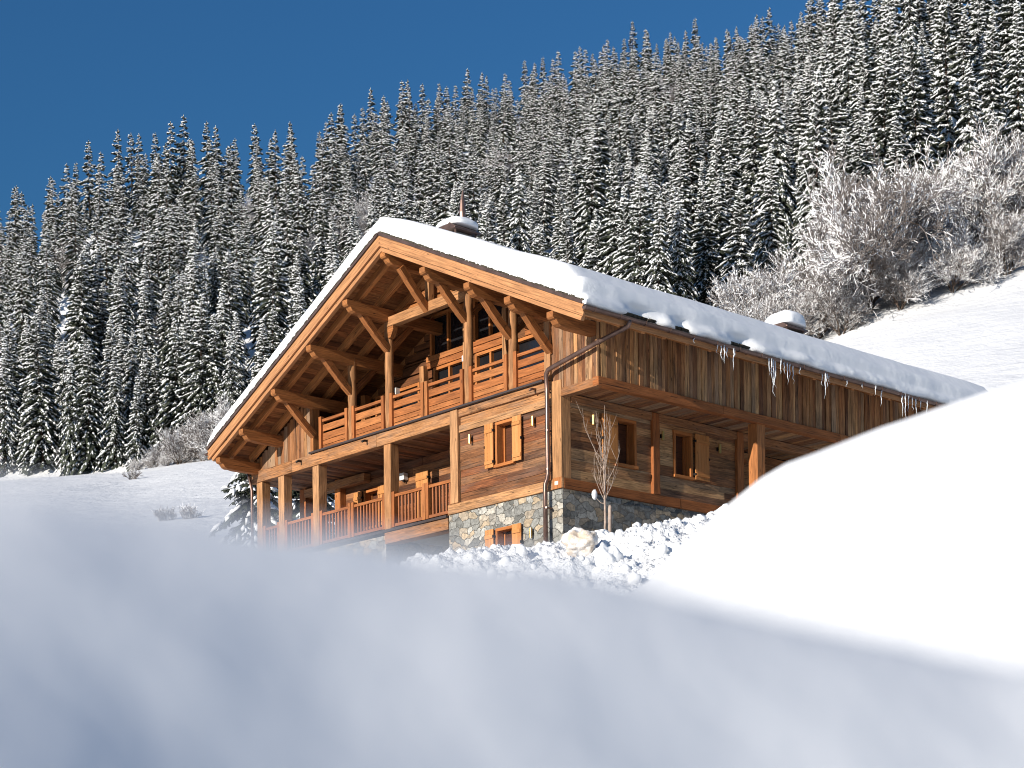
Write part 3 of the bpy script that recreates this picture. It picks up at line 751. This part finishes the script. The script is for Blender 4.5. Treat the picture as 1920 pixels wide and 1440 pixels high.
# wall lamps
def sconce(fr, a, c):
    mb = MB(); o, ex, n = fr; p = o + ex * a + n * .09
    mb.tube([p + UP * (c - .13), p + UP * (c + .13)], .042, 12); so_ = part('wall_lamp', mb, M_LAMP, smooth=False)
    k = MB(); k.lbox(fr, a - .03, a + .03, -.02, .08, c - .05, c + .05); obj('bracket', k, M_IRON, so_)
for a, c in ((-3.75, 2.0), (-1.07, 2.0), (-1.2, -1.05)): sconce(FRONT, a, c)
for a, c in ((1.1, 1.99), (3.86, 1.97), (6.28, 1.95)): sconce(SIDE, a, c)
def cube_lamp(fr, a, c, s=.11):
    mb = MB(); mb.lbox(fr, a - s, a + s, .02, .2, c - s, c + s); o = part('cube_lamp', mb, M_WLAMP, bevel=.01)
    k = MB(); k.lbox(fr, a - .03, a + .03, .06, .14, c - s - .06, c - s + .005); obj('socket', k, M_IRON, o)
cube_lamp(BW, -9.35, 2.13); cube_lamp(BW, -9.7, 4.9); cube_lamp(BW, -6.22, 5.2, .09)

# chimneys
def chimney(x, y, zb, ze, half, hood=True, label=None):
    mb = MB(); mb.box(x - half * .62, x + half * .62, y - half * .62, y + half * .62, zb - 1.2, ze - .02, 2); o = part('chimney', mb, M_STONE)
    if label: o['label'] = label
    h = MB(); t_ = half; zt = ze + .30
    h.prism([(-t_, 0), (t_, 0), (t_, .04), (t_ * .35, .28), (-t_ * .35, .28), (-t_, .04)], (x, y - t_, ze), EX, UP, (0, 2 * t_, 0)) 
    for sx_ in (-1, 1):
        for sy_ in (-1, 1): h.beam((x + sx_ * half * .55, y + sy_ * half * .55, ze - .3), (x + sx_ * half * .8, y + sy_ * half * .8, ze + .02), .06, .06)
    obj('hood', h, M_METAL, o, bevel=.01)
    return o
ch = chimney(-5.68, 1.15, 8.6, 8.62, .52, label='front chimney with a low brown metal hood')
mb = MB(); mb.tube([(-5.95, 1.6, 8.8), (-5.95, 1.6, 9.5), (-5.95, 1.6, 9.85), (-5.92, 1.6, 10.15)], [.07, .10, .075, .02], 8); obj('finial', mb, M_METAL, ch)
chimney(-3.0, 13.1, 7.1, 7.36, .55, label='rear chimney low on the far end of the roof')
def snow_pad(x, y, z, half, h, seed, label):
    V, Fc = rock_mesh(1.0, seed, 4, .10, fq=1.5)
    V = [(q[0] * half * 1.12, q[1] * half * 1.12, (max(q[2], -.25)) * h * 1.1) for q in [(math.copysign(abs(a) ** .7, a), math.copysign(abs(b_) ** .7, b_), c_) for a, b_, c_ in V]]
    mb = MB(); mb.tri_mesh(V, Fc); o = obj('chimney_snow', mb, M_SNOW, smooth=True); o.location = (x, y, z)
    tag(o, label, 'snow cap')
snow_pad(-5.68, 1.15, 8.86, .50, .21, 3, 'thick snow cap on the hood of the front chimney')
snow_pad(-3.0, 13.1, 7.62, .56, .36, 6, 'rounded snow cap on the rear chimney')

# snow on the roof: one lofted cross-section
def roof_snow():
    Ys = [YV - .03, YV - .02, YV + .02, YV + .09, YV + .18, YV + .32] + list(np.arange(YV + .5, YB + .2, .16))
    fac = [.0, .62, .80, .91, .97, 1.0]
    nx, nz = SL, 1.0; L = math.hypot(nx, nz); nx /= L; nz /= L
    V = []; rows = []
    for k, Y in enumerate(Ys):
        f = fac[k] if k < 6 else 1.0; row = []
        nzq = lambda a, b_, s_: noise.noise(Vector((a, b_, s_)))
        # right eave: ragged lower lip, then the thick face
        lip = .12 + .06 * nzq(Y * .9, 0, 4) + .035 * nzq(Y * 2.4, 0, 9) + .02 * nzq(Y * 7, 0, 2)
        lipz = -.03 + .08 * nzq(Y * .8, 3, 4) + .06 * nzq(Y * 2.2, 5, 1) + .03 * nzq(Y * 6, 5, 3)
        lip = max(-.10, lip)
        bare_ = max(math.exp(-((Y - c) / w_) ** 2) for c, w_ in ((.4, .55), (1.9, .3), (4.35, .45)))
        lip -= .26 * bare_; lipz += .03 * bare_
        row.append((XER - .22, rl(XER - .22) + .0))
        row.append((XER + lip - .06, rl(XER) - .06 + min(0, lipz)))
        row.append((XER + lip + .03, rl(XER) + .02 + lipz))
        row.append((XER + lip + .04, rl(XER) + .12 + lipz * .8))
        row.append((XER + lip * .7 - .02, rl(XER) + .22 + lipz * .5))
        th = .78 + .05 * nzq(Y * .4, 7, 7)
        bl = .03 * nzq(Y * .9, 1, 6) + .008 * nzq(Y * 3, 1, 3)
        row.append((XER - .04 + bl + lip * .3, rl(XER) + .30 + .03 * nzq(Y * 2, 2, 2)))
        for a in range(6):
            an = -.15 + (PI / 2 + .25) * a / 5
            row.append((XER - .32 + .30 * math.cos(an) + bl, rl(XER) + .40 + (th - .38) * math.sin(an)))
        # up the right slope
        for i in range(1, 24):
            s = i / 24; x = XER - .45 + (XR - XER + .45) * s
            t_ = th + .04 + (.60 - th) * s + .05 * nzq(x * .5, Y * .4, 3) + .008 * nzq(x * 1.6, Y * 1.5, 3)
            dr = abs(x - XR); rr = .10 * math.exp(-(dr / .7) ** 2)
            row.append((x, rl(x) + (t_ - rr) * 1.06))
        for i in range(0, 25):
            s = i / 24; x = XR + (XEL + .35 - XR) * s
            t_ = .64 + (.50 - .64) * s + .04 * nzq(x * .5, Y * .4, 8)
            dr = abs(x - XR); rr = .10 * math.exp(-(dr / .7) ** 2)
            row.append((x, rl(x) + (t_ - rr) * 1.06))
        for a in range(5):
            an = PI / 2 * a / 4
            row.append((XEL + .30 - .34 * math.sin(an), rl(XEL + .2) + .05 + .44 * math.cos(an) - .08 * a / 4))
        row.append((XEL + .1, rl(XEL + .1) + .0))
        out = []
        for x, z in row:
            base = rl(x) + .005 if XEL <= x <= XER else rl(x)
            out.append((x, Y, base + (z - base) * f if z > base else z))
        rows.append(len(V)); V += out
    n = len(row); Fc = []
    for k in range(len(Ys) - 1):
        for i in range(n - 1): Fc.append((k * n + i, k * n + i + 1, (k + 1) * n + i + 1, (k + 1) * n + i))
    mb = MB(); mb.tri_mesh(V, Fc)
    return tag(obj('roof_snow', mb, M_ROOFSNOW, smooth=True), 'thick white snow layer lying over the whole chalet roof', 'roof snow', kind='thing')
roof_snow()

# icicles along the right gutter
rg = random.Random(12); ICE = []
for _ in range(4):
    mb = MB(); L = 1.0; r0 = .022; n = 7
    mb.tube([(rg.uniform(-.006, .006) * i, rg.uniform(-.006, .006) * i, -L * i / n) for i in range(n + 1)], [r0 * (1 - (i / n) ** 1.3 * .93) * rg.uniform(.85, 1.1) for i in range(n + 1)], 7)
    ICE.append(mb.mesh('icicle', M_ICE, True))
clusters = [('icicle in the first small cluster above the side cladding', [(2.35, .22), (3.30, .35), (3.42, .52), (3.52, .62), (3.62, .42), (3.9, .68), (3.98, .3)]),
            ('long icicle in the large cluster at the middle of the gutter', [(5.42, .6), (5.50, .85), (5.60, 1.2), (5.70, .95), (5.88, .5), (6.05, .42), (6.2, .72), (6.33, .5), (6.5, .62), (6.8, .3)]),
            ('icicle in the narrow cluster right of the middle of the gutter', [(7.8, .45), (7.9, .85), (7.98, .5), (8.1, .35), (8.9, .25), (9.6, .2)]),
            ('icicle in the cluster near the far end of the gutter', [(10.25, .35), (10.6, .6), (11.6, .75), (11.75, .95), (11.9, .6), (12.1, .5), (12.3, .66), (12.6, .4), (12.9, .5)])]
for lab, lst in clusters:
    for y, L in lst:
        o = link('icicle', ICE[rg.randrange(4)]); o.location = (XER + .10 + rg.uniform(-.02, .05), y + rg.uniform(-.03, .03), rl(XER) - .12 + rg.uniform(-.03, .05)); o.scale = (1.05, 1.05, L * .9)
        o.rotation_euler = (0, 0, rg.random() * 6)
        tag(o, 'clear ' + lab, 'icicle', 'icicles: ' + lab)

# ------------------------------------------------------------------ trees
def spruce_meshes(seed, H, Rm, snow=1.0, nl=34, full=1.0, twigs=7, first=.05):
    """trunk, needle crown and the snow pads on its branches"""
    rg = random.Random(seed)
    tr = MB(); n = 8
    tr.tube([(0, 0, H * i / n - (.8 if i == 0 else 0)) for i in range(n + 1)], [max(.02, H * .0085 * (1 - i / n * .97)) for i in range(n + 1)], 6)
    V, Fc, SV, SF = [], [], [], []
    lean = [rg.uniform(.72, 1.25) for _ in range(5)]; dk, rk = rg.uniform(.75, 1.35), rg.uniform(-.12, .12)
    def quadf(a, b, c, d): k = len(V); V.extend((a, b, c, d)); Fc.append((k, k + 1, k + 2, k + 3))
    def pad(c, ax, sd, up, l, w_, h):
        k = len(SV)
        j = lambda: rg.uniform(.75, 1.25)
        SV.extend((c - ax * l * j(), c + ax * l * j(), c + sd * w_ * j() - up * h * .35, c - sd * w_ * j() - up * h * .35, c + up * h * j() + ax * l * .3, c + up * h * j() * .9 - ax * l * .35, c - up * h * .25))
        SF.extend(((k, k + 2, k + 5), (k + 2, k + 4, k + 5), (k + 2, k + 1, k + 4), (k, k + 5, k + 3), (k + 3, k + 5, k + 4), (k + 3, k + 4, k + 1), (k, k + 6, k + 2), (k + 2, k + 6, k + 1), (k, k + 3, k + 6), (k + 3, k + 1, k + 6)))
    for lv in range(nl):
        q = first + (1 - first) * (max(0, lv + rg.uniform(-.3, .3)) / nl) ** .80
        q = min(.985, max(first * .6, q))
        prof = min(1.0, (1 - q) ** .70 * 1.06) * (.80 + .2 * min(1, q / .12))
        nb = rg.randint(6, 7) if q < .85 else rg.randint(5, 6)
        a0 = rg.random() * 6.28
        for b in range(nb):
            az = a0 + 2 * PI * b / nb + rg.uniform(-.3, .3); z = H * q + rg.uniform(-.5, .5) * H / nl
            L = max(.25, Rm * prof * rg.uniform(.62, 1.2) * lean[int(az * 5 / 6.29) % 5])
            dr = Vector((math.cos(az), math.sin(az), 0)); sd = Vector((-dr.y, dr.x, 0))
            rise = .62 * (q - .40) + rk + rg.uniform(-.15, .12)
            droop = dk * (.86 - .40 * q) * rg.uniform(.7, 1.35)
            def sp(t): return Vector((0, 0, z)) + dr * (L * (t - .10 * t * t)) + UP * (L * (rise * t - droop * t * t + .22 * t ** 4))
            ns = max(3, round(twigs * (.45 + .55 * prof)))
            wmax = min(.62, .16 * L + .16)
            for k in range(ns):
                t = .12 + .88 * (k + .5) / ns; p = sp(t); p2 = sp(min(1.06, t + .9 / ns)); ax = (p2 - p)
                wl = wmax * (1.05 - .75 * t) * rg.uniform(.7, 1.3) + .06
                for s in (-1, 1):
                    o = sd * (s * wl) + dr * (wl * .5) - UP * (wl * rg.uniform(.45, 1.15))
                    quadf(p, p2, p2 + o * .75, p + o)
                if rg.random() < .75:
                    hg = UP * (-rg.uniform(.18, .55) * (1 - .5 * t) * min(1, L * .5)); quadf(p - sd * .03, p2 + sd * .03, p2 + hg * .6 + sd * .02, p + hg)
            # snow lying along the bough: a broken ribbon of pads with smaller ones on the side twigs
            npd = max(2, round((1.8 + L * 1.45) * snow))
            for k in range(npd):
                if rg.random() > .86: continue
                t = min(1.0, .18 + .84 * (k + rg.uniform(.2, .8)) / npd); p = sp(t); ax = (sp(min(1.03, t + .06)) - sp(t - .06)).normalized()
                l = rg.uniform(.18, .46) * (.55 + .22 * L); w_ = rg.uniform(.10, .21) * (.6 + .22 * L) * (1.15 - .4 * t)
                nu = sd.cross(ax); nu = nu if nu.z > 0 else -nu
                pad(p + UP * .05 + sd * rg.uniform(-.10, .10), ax, sd, nu, l, w_, rg.uniform(.07, .17) * (.7 + .15 * L))
                for s in (-1, 1):
                    if rg.random() < .62 * snow:
                        wl = wmax * (1 - .6 * t) * rg.uniform(.5, 1.05)
                        o = sd * (s * wl) + dr * wl * .5 - UP * wl * .65
                        pad(p + o + UP * .05, (o + ax * .6 * wl).normalized(), ax, UP, rg.uniform(.12, .28) * (.7 + .15 * L), rg.uniform(.07, .14), rg.uniform(.05, .10))
    # leader
    for k in range(4):
        az = k * 1.6; dr = Vector((math.cos(az), math.sin(az), 0)); quadf(Vector((0, 0, H * .955)), Vector((0, 0, H * 1.012)), Vector((0, 0, H * 1.0)) + dr * .05, Vector((0, 0, H * .96)) + dr * .22)
    pad(Vector((0, 0, H * .995)), UP, Vector((1, 0, 0)), Vector((0, 1, 0)), .22, .08, .08)
    cm = MB(); cm.tri_mesh(V, Fc); sm = MB(); sm.tri_mesh(SV, SF)
    return tr.mesh('trunk', M_BARK), cm.mesh('crown', M_NEEDLE), sm.mesh('snow', M_TREESNOW, True)

def place_tree(name, meshes, loc, s, rz, label, cat, group, lean=0.0, sz=1.0):
    r = empty(name, loc, label, cat, group); r.scale = (s, s, s * sz); r.rotation_euler = (lean * math.cos(rz * 3), lean * math.sin(rz * 5), rz)
    for nm, me in zip(('trunk', 'crown', 'snow'), meshes):
        if me is None: continue
        o = bpy.data.objects.new(nm, me); COL.objects.link(o); o.parent = r
    return r

def twig_tree(seed, H, spread, stems=1, depth=5, thick=.16, twig=.026, kink=.22, up=.22, first=.22):
    rg = random.Random(seed); T, Cn = MB(), MB()
    def seg(mb, p, q, r0, r1, n):
        d = (q - p).normalized(); a = d.orthogonal().normalized(); b = d.cross(a); k = len(mb.v)
        for c, r in ((p, r0), (q, r1)):
            for j in range(n):
                t_ = 2 * PI * j / n; mb.v.append(tuple(c + (a * math.cos(t_) + b * math.sin(t_)) * r))
        for j in range(n):
            mb.f.append((k + j, k + (j + 1) % n, k + n + (j + 1) % n, k + n + j)); mb.uv += [(0, 0)] * 4; mb.t.append(.5)
    def grow(p, d, L, r, dep):
        ns = 4 if dep > 1 else 3
        for i in range(ns):
            d2 = (d + Vector((rg.gauss(0, kink), rg.gauss(0, kink), rg.gauss(0, kink) + up * .3))).normalized()
            q = p + d2 * (L / ns); r2 = max(twig * .7, r * .80)
            seg(T if dep >= depth - 1 else Cn, p, q, r, r2, 6 if dep >= depth - 1 else 3)
            if dep > 0 and (i > 0 or dep < depth or stems > 1):
                for _ in range(rg.choice((1, 2, 2)) if dep < depth else rg.randint(2, 3)):
                    az = rg.random() * 6.28; s = d2.orthogonal().normalized(); s2 = d2.cross(s)
                    sp = rg.uniform(.4, .95) * spread
                    nd = (d2 + (s * math.cos(az) + s2 * math.sin(az)) * sp + UP * up).normalized()
                    grow(q, nd, L * rg.uniform(.45, .72), max(twig, r2 * rg.uniform(.45, .62)), dep - 1)
            p, d, r = q, d2, r2
    for s in range(stems):
        az = 6.28 * s / max(1, stems) + rg.random(); k = .0 if stems == 1 else rg.uniform(.15, .5)
        grow(Vector((0, 0, -.3)), Vector((math.cos(az) * k, math.sin(az) * k, 1)).normalized(), H * (.42 if stems == 1 else .40), thick * (1 if stems == 1 else .6), depth)
    return T.mesh('trunk', M_BRANCH), Cn.mesh('crown', M_TWIG)

SPR = []
for i, (H, Rm, sn, nl) in enumerate([(19, 3.3, 1.0, 36), (20, 2.9, 1.15, 39), (17, 3.3, 1.35, 32), (21, 3.6, .85, 38), (18, 2.5, 1.05, 36), (16, 2.9, .7, 31), (19, 2.8, .9, 35), (20, 3.5, 1.2, 36), (14, 2.6, 1.0, 27), (18, 3.1, .65, 34)]):
    SPR.append((H, Rm, spruce_meshes(50 + i, H, Rm, sn, nl)))

rg = random.Random(21)
cands = []
SPC = 6.1
v = 150.0; row = 0
while v < 420:
    u = -150 + (SPC / 2 if row % 2 else 0)
    while u < 150:
        uu, vv = u + rg.uniform(-2.6, 2.6), v + rg.uniform(-2.5, 2.5); tt = uu / vv; u += SPC
        if abs(tt) > .345: continue
        vf, vc = footv(tt), crestv(tt)
        front = vf + 2 + (17 if tt > .10 else 0) * sstep(.10, .16, tt)
        if vv < front or vv > vc + 10: continue
        cands.append((uu, vv, tt, vf, vc))
    v += SPC * .87; row += 1
# trees on the lower edge of the wood first, then those that hide nothing in front of them
def pick(tt, vv, vf, vc): return (vv - vf) / (vc - vf)
for i in range(17):
    tt = -.345 + i * .0125 + rg.uniform(-.004, .004); vv = footv(tt) + rg.uniform(-1.5, 4)
    cands.append((tt * vv, vv, tt, footv(tt), crestv(tt)))
cands.sort(key=lambda c: c[1])
FAR = []; n_ind = 0
def zone(tt, k):
    px = 960 + F_PX * tt
    side = 'left of the chalet' if px < 420 else ('behind the ridge' if px < 960 else ('above the right roof slope' if px < 1330 else 'above the frosted trees'))
    if k < .1: return 'at the foot of the wood ' + side
    if k < .45: return 'low on the wooded slope ' + side
    if k < .8: return 'high on the wooded slope ' + side
    return 'against the blue sky ' + side
KIND = ['broad snow-laden spruce', 'slim snow-laden spruce', 'heavily snowed spruce', 'wide spruce with drooping boughs', 'narrow spire-shaped snowy spruce', 'short snow-dusted spruce', 'slender evenly frosted spruce', 'full-crowned spruce thick with snow', 'young short spruce under snow', 'dark spruce with little snow']
for uu, vv, tt, vf, vc in cands:
    k = pick(tt, vv, vf, vc); vi = rg.choice((0, 9, 1, 3, 3, 4, 5, 9, 6, 8) if tt < -.1 else (0, 1, 6, 2, 7, 3, 4, 8, 7, 1)); s = rg.uniform(.60, .92) * (1.12 if tt > .13 or tt < -.1 or k < .12 else 1)
    if -.05 < tt < .17 and k > .6: vi = rg.choice((1, 4, 4, 5)); s *= .92
    hidden = False
    if vv < 175 and abs(tt + .02) < .12 and False: hidden = True
    loc = uvz(uu, vv, ground_uv(uu, vv) - .3)
    H, Rm, ms = SPR[vi]
    # top hidden behind the chalet?
    topy = YC - (loc.z + H * s - CAM.z) / vv * F_PX; px = 960 + F_PX * tt
    roofy = lerp_pts([(390, 840), (715, 420), (1100, 520), (1600, 660)], px) if 390 < px < 1600 else 9999
    if topy > roofy + 15: continue
    if n_ind >= 294: FAR.append((uu, vv, vi, s, loc)); continue
    lab = KIND[vi] + ' ' + zone(tt, k)
    place_tree('spruce_tree', ms, loc, s, rg.random() * 6.28, lab, 'spruce', lab, .035, rg.uniform(.9, 1.14)); n_ind += 1
if FAR:
    # the farthest rows on the crest, too many to count: one object
    fm = spruce_meshes(90, 18, 3.1, .85, 18, twigs=4)
    obs = []; r2 = random.Random(5)
    put = [(r2.random() * 6.28, c[3] * r2.uniform(.85, 1.1), c[4]) for c in FAR]
    for nm, me in zip(('trunk', 'needles', 'snow'), fm):
        va = np.empty(len(me.vertices) * 3, np.float32); me.vertices.foreach_get('co', va); va = va.reshape(-1, 3)
        li = np.empty(len(me.loops), np.int32); me.loops.foreach_get('vertex_index', li)
        ls = np.empty(len(me.polygons), np.int32); me.polygons.foreach_get('loop_start', ls)
        W_ = np.concatenate([np.stack([k * (va[:, 0] * math.cos(a) - va[:, 1] * math.sin(a)) + l.x, k * (va[:, 0] * math.sin(a) + va[:, 1] * math.cos(a)) + l.y, k * va[:, 2] + l.z], 1) for a, k, l in put])
        n = len(put); m2 = bpy.data.meshes.new(nm)
        m2.vertices.add(len(W_)); m2.vertices.foreach_set('co', W_.astype(np.float32).ravel())
        m2.loops.add(len(li) * n); m2.loops.foreach_set('vertex_index', (li[None, :] + (np.arange(n, dtype=np.int32) * len(va))[:, None]).ravel())
        m2.polygons.add(len(ls) * n); m2.polygons.foreach_set('loop_start', (ls[None, :] + (np.arange(n, dtype=np.int32) * len(li))[:, None]).ravel())
        m2.update(calc_edges=True); m2.validate(); m2.materials.append(me.materials[0]); obs.append(m2)
    r = bpy.data.objects.new('distant_spruces', obs[1]); COL.objects.link(r)
    tag(r, 'far rows of small snow-dusted spruces along the crest of the slope', 'spruces', kind='stuff')
    for nm, me in (('trunk', obs[0]), ('snow', obs[2])):
        o = bpy.data.objects.new(nm, me); COL.objects.link(o); o.parent = r; o['kind'] = 'stuff'

# frosted bare trees and bushes
BARE = [twig_tree(31, 13, .85, 2, 4, .24, .030, .26, .16), twig_tree(37, 12, .9, 4, 4, .22, .030, .26, .15), twig_tree(44, 8, .95, 7, 3, .13, .026, .28, .16)]
def bare(px, d, Hs, vi, label, group=None, name='bare_tree', cat='bare tree', sz=1.0):
    u = (px - 960) / F_PX * d; loc = uvz(u, d, ground_uv(u, d) - .2)
    s = Hs / (13, 12, 8)[vi]
    return place_tree(name, BARE[vi], loc, s, rg.random() * 6.28, label, cat, group, 0, sz)
bare(1640, 157, 19, 1, 'largest frosted bare tree with a wide fan-shaped crown, centre of the right-hand group')
bare(1440, 158, 12.5, 1, 'rounded frosted bare tree just above the roof snow, right of the chalet ridge')
bare(1545, 156, 13.5, 0, 'frosted bare tree with a dark trunk behind the rear chimney')
bare(1760, 160, 16.5, 0, 'tall frosted bare tree with a forked dark trunk right of the largest bare tree')
bare(1850, 162, 16, 1, 'frosted bare tree with a dense white crown near the right edge of the wood')
bare(1915, 164, 15, 1, 'frosted bare tree cut by the right edge of the picture')
for px, d, h, vi in ((1290, 165, 7, 2), (1345, 160, 7.5, 2), (1395, 156, 8, 2), (1490, 155, 8, 1), (1590, 154, 7, 2), (1700, 154, 8, 1), (1240, 172, 7, 2), (1800, 155, 8, 1), (1900, 156, 8, 1), (1560, 163, 9, 2), (1700, 166, 10, 2), (1820, 168, 10, 2)):
    bare(px, d, h, vi, 'bushy frosted shrub on the upper edge of the snowfield right of the chalet', 'frosted shrubs along the right-hand snowfield', 'frosted_bush', 'bush')
for px, d, h, vi in ((345, 199, 6, 2), (390, 198, 8, 1), (440, 197, 9, 1), (300, 206, 4, 2), (470, 200, 8, 2)):
    bare(px, d, h, vi, 'tangled frosted shrub at the foot of the wood beside the left eave of the chalet', 'frosted shrubs beside the left eave', 'frosted_bush', 'bush')
for px, d, h in ((180, 217, 2.5), (235, 216, 3), (265, 209, 2.4), (290, 206, 2), (320, 203, 2.6), (355, 200, 2.2), (60, 222, 3), (120, 219, 3), (395, 196, 2.5), (420, 194, 2)):
    bare(px, d, h, 2, 'low snow-covered bush fringing the wood above the left snowfield', 'low bushes fringing the left snowfield', 'snowy_bush', 'bush')
for px, k, h in ((685, .55, 12), (640, .5, 11), (560, .75, 10), (1060, .5, 10), (1270, .75, 10), (150, .7, 10), (205, .35, 9), (470, .8, 9), (745, .4, 11), (1180, .35, 10), (960, .6, 10), (330, .3, 9)):
    tt = (px - 960) / F_PX; d = footv(tt) + (crestv(tt) - footv(tt)) * k
    bare(px, d, h, 1, 'greyish bare tree standing among the spruces on the wooded slope', 'bare trees scattered among the spruces')

# small snowy spruce beside the left end of the chalet
sm = spruce_meshes(77, 4.8, 2.6, .75, 16, twigs=14, first=.03)
u, v = -9.7, 66.0
place_tree('small_spruce', sm, uvz(u, v, ground_uv(u, v) - .2), 1.0, 1.0, 'small wide spruce bowed with thick snow beside the left end of the chalet', 'spruce', None)
u, v = -8.2, 70.0
place_tree('small_spruce', sm, uvz(u, v, ground_uv(u, v) - .3), 1.05, 4.0, 'small dark spruce seen between the loggia posts behind the chalet', 'spruce', None)
# weeds poking through the left snowfield
WEED = twig_tree(61, 1.2, .8, 5, 2, .014, .009)
for px, py in ((312, 965), (322, 972), (360, 985), (368, 990), (255, 900), (262, 905)):
    d = 85 if py > 950 else 170
    uu = (px - 960) / F_PX * d
    place_tree('dry_weed', WEED, uvz(uu, d, ground_uv(uu, d)), 1.3 if d < 100 else 1.8, rg.random() * 6, 'thin dry weed poking out of the left snowfield', 'weed', 'dry weeds on the left snowfield')

# young planted tree with its stake in front of the side wall
def sapling():
    r2 = random.Random(8); T, Cn = MB(), MB()
    base = Vector((.80, .80, -1.9)); r = empty('sapling', base, 'young bare tree with upright thin branches planted before the side wall', 'young tree')
    def rel(q): return Vector(q)
    pts = [Vector((r2.uniform(-.012, .012), r2.uniform(-.012, .012), z)) for z in np.linspace(0, 2.55, 9)] + [Vector((.0, .02, 3.1)), Vector((.02, .0, 3.6)), Vector((.01, .02, 4.1))]
    T.tube(pts, list(np.linspace(.038, .022, 9)) + [.014, .009, .004], 8)
    to = link('trunk', T.mesh('trunk', M_SAPL, True), r)
    for i in range(15):
        z = r2.uniform(1.45, 2.7); az = r2.random() * 6.28; L = r2.uniform(.7, 1.5); k = r2.uniform(.16, .42)
        d = Vector((math.cos(az), math.sin(az), 0)); p = Vector((0, 0, z)); q = []
        for j in range(6):
            t_ = j / 5; q.append(p + d * (k * L * (1 - (1 - t_) ** 2.2) * 1.1) + UP * (L * t_) + Vector((r2.gauss(0, .012), r2.gauss(0, .012), 0)))
        Cn.tube(q, [.011 * (1 - .8 * j / 5) for j in range(6)], 5)
        for _ in range(5):
            j = r2.randint(1, 4); a2 = r2.random() * 6.28; l2 = r2.uniform(.2, .5); d2 = Vector((math.cos(a2) * .5, math.sin(a2) * .5, 1)).normalized()
            Cn.tube([q[j], q[j] + d2 * l2 * .5 + Vector((r2.gauss(0, .01), 0, 0)), q[j] + d2 * l2 + UP * .05], [.0055, .004, .002], 4)
    link('branches', Cn.mesh('branches', M_SAPL, True), r)
    s = MB(); s.tube([(0, 0, 1.45), (-.10, -.05, 1.48), (-.22, -.1, 1.62)], [.012, .01, .006], 5); link('low_twig', s.mesh('low_twig', M_SAPL), r)
    V, Fc = rock_mesh(.09, 4, 2, .2, sx=.7, sz=1.6); s = MB(); s.tri_mesh([Vector(q) + Vector((-.27, -.12, 1.72)) for q in V], Fc); link('snow_tuft', s.mesh('snow_tuft', M_SNOW, True), r)
    k = MB(); k.tube([(.90, .86, -1.9), (.93, .86, -.55), (.93, .86, -.50)], [.05, .05, .03], 8)
    tag(obj('stake', k, M_SAPL, smooth=True), 'short pale wooden stake standing right of the young bare tree', 'stake')
sapling()
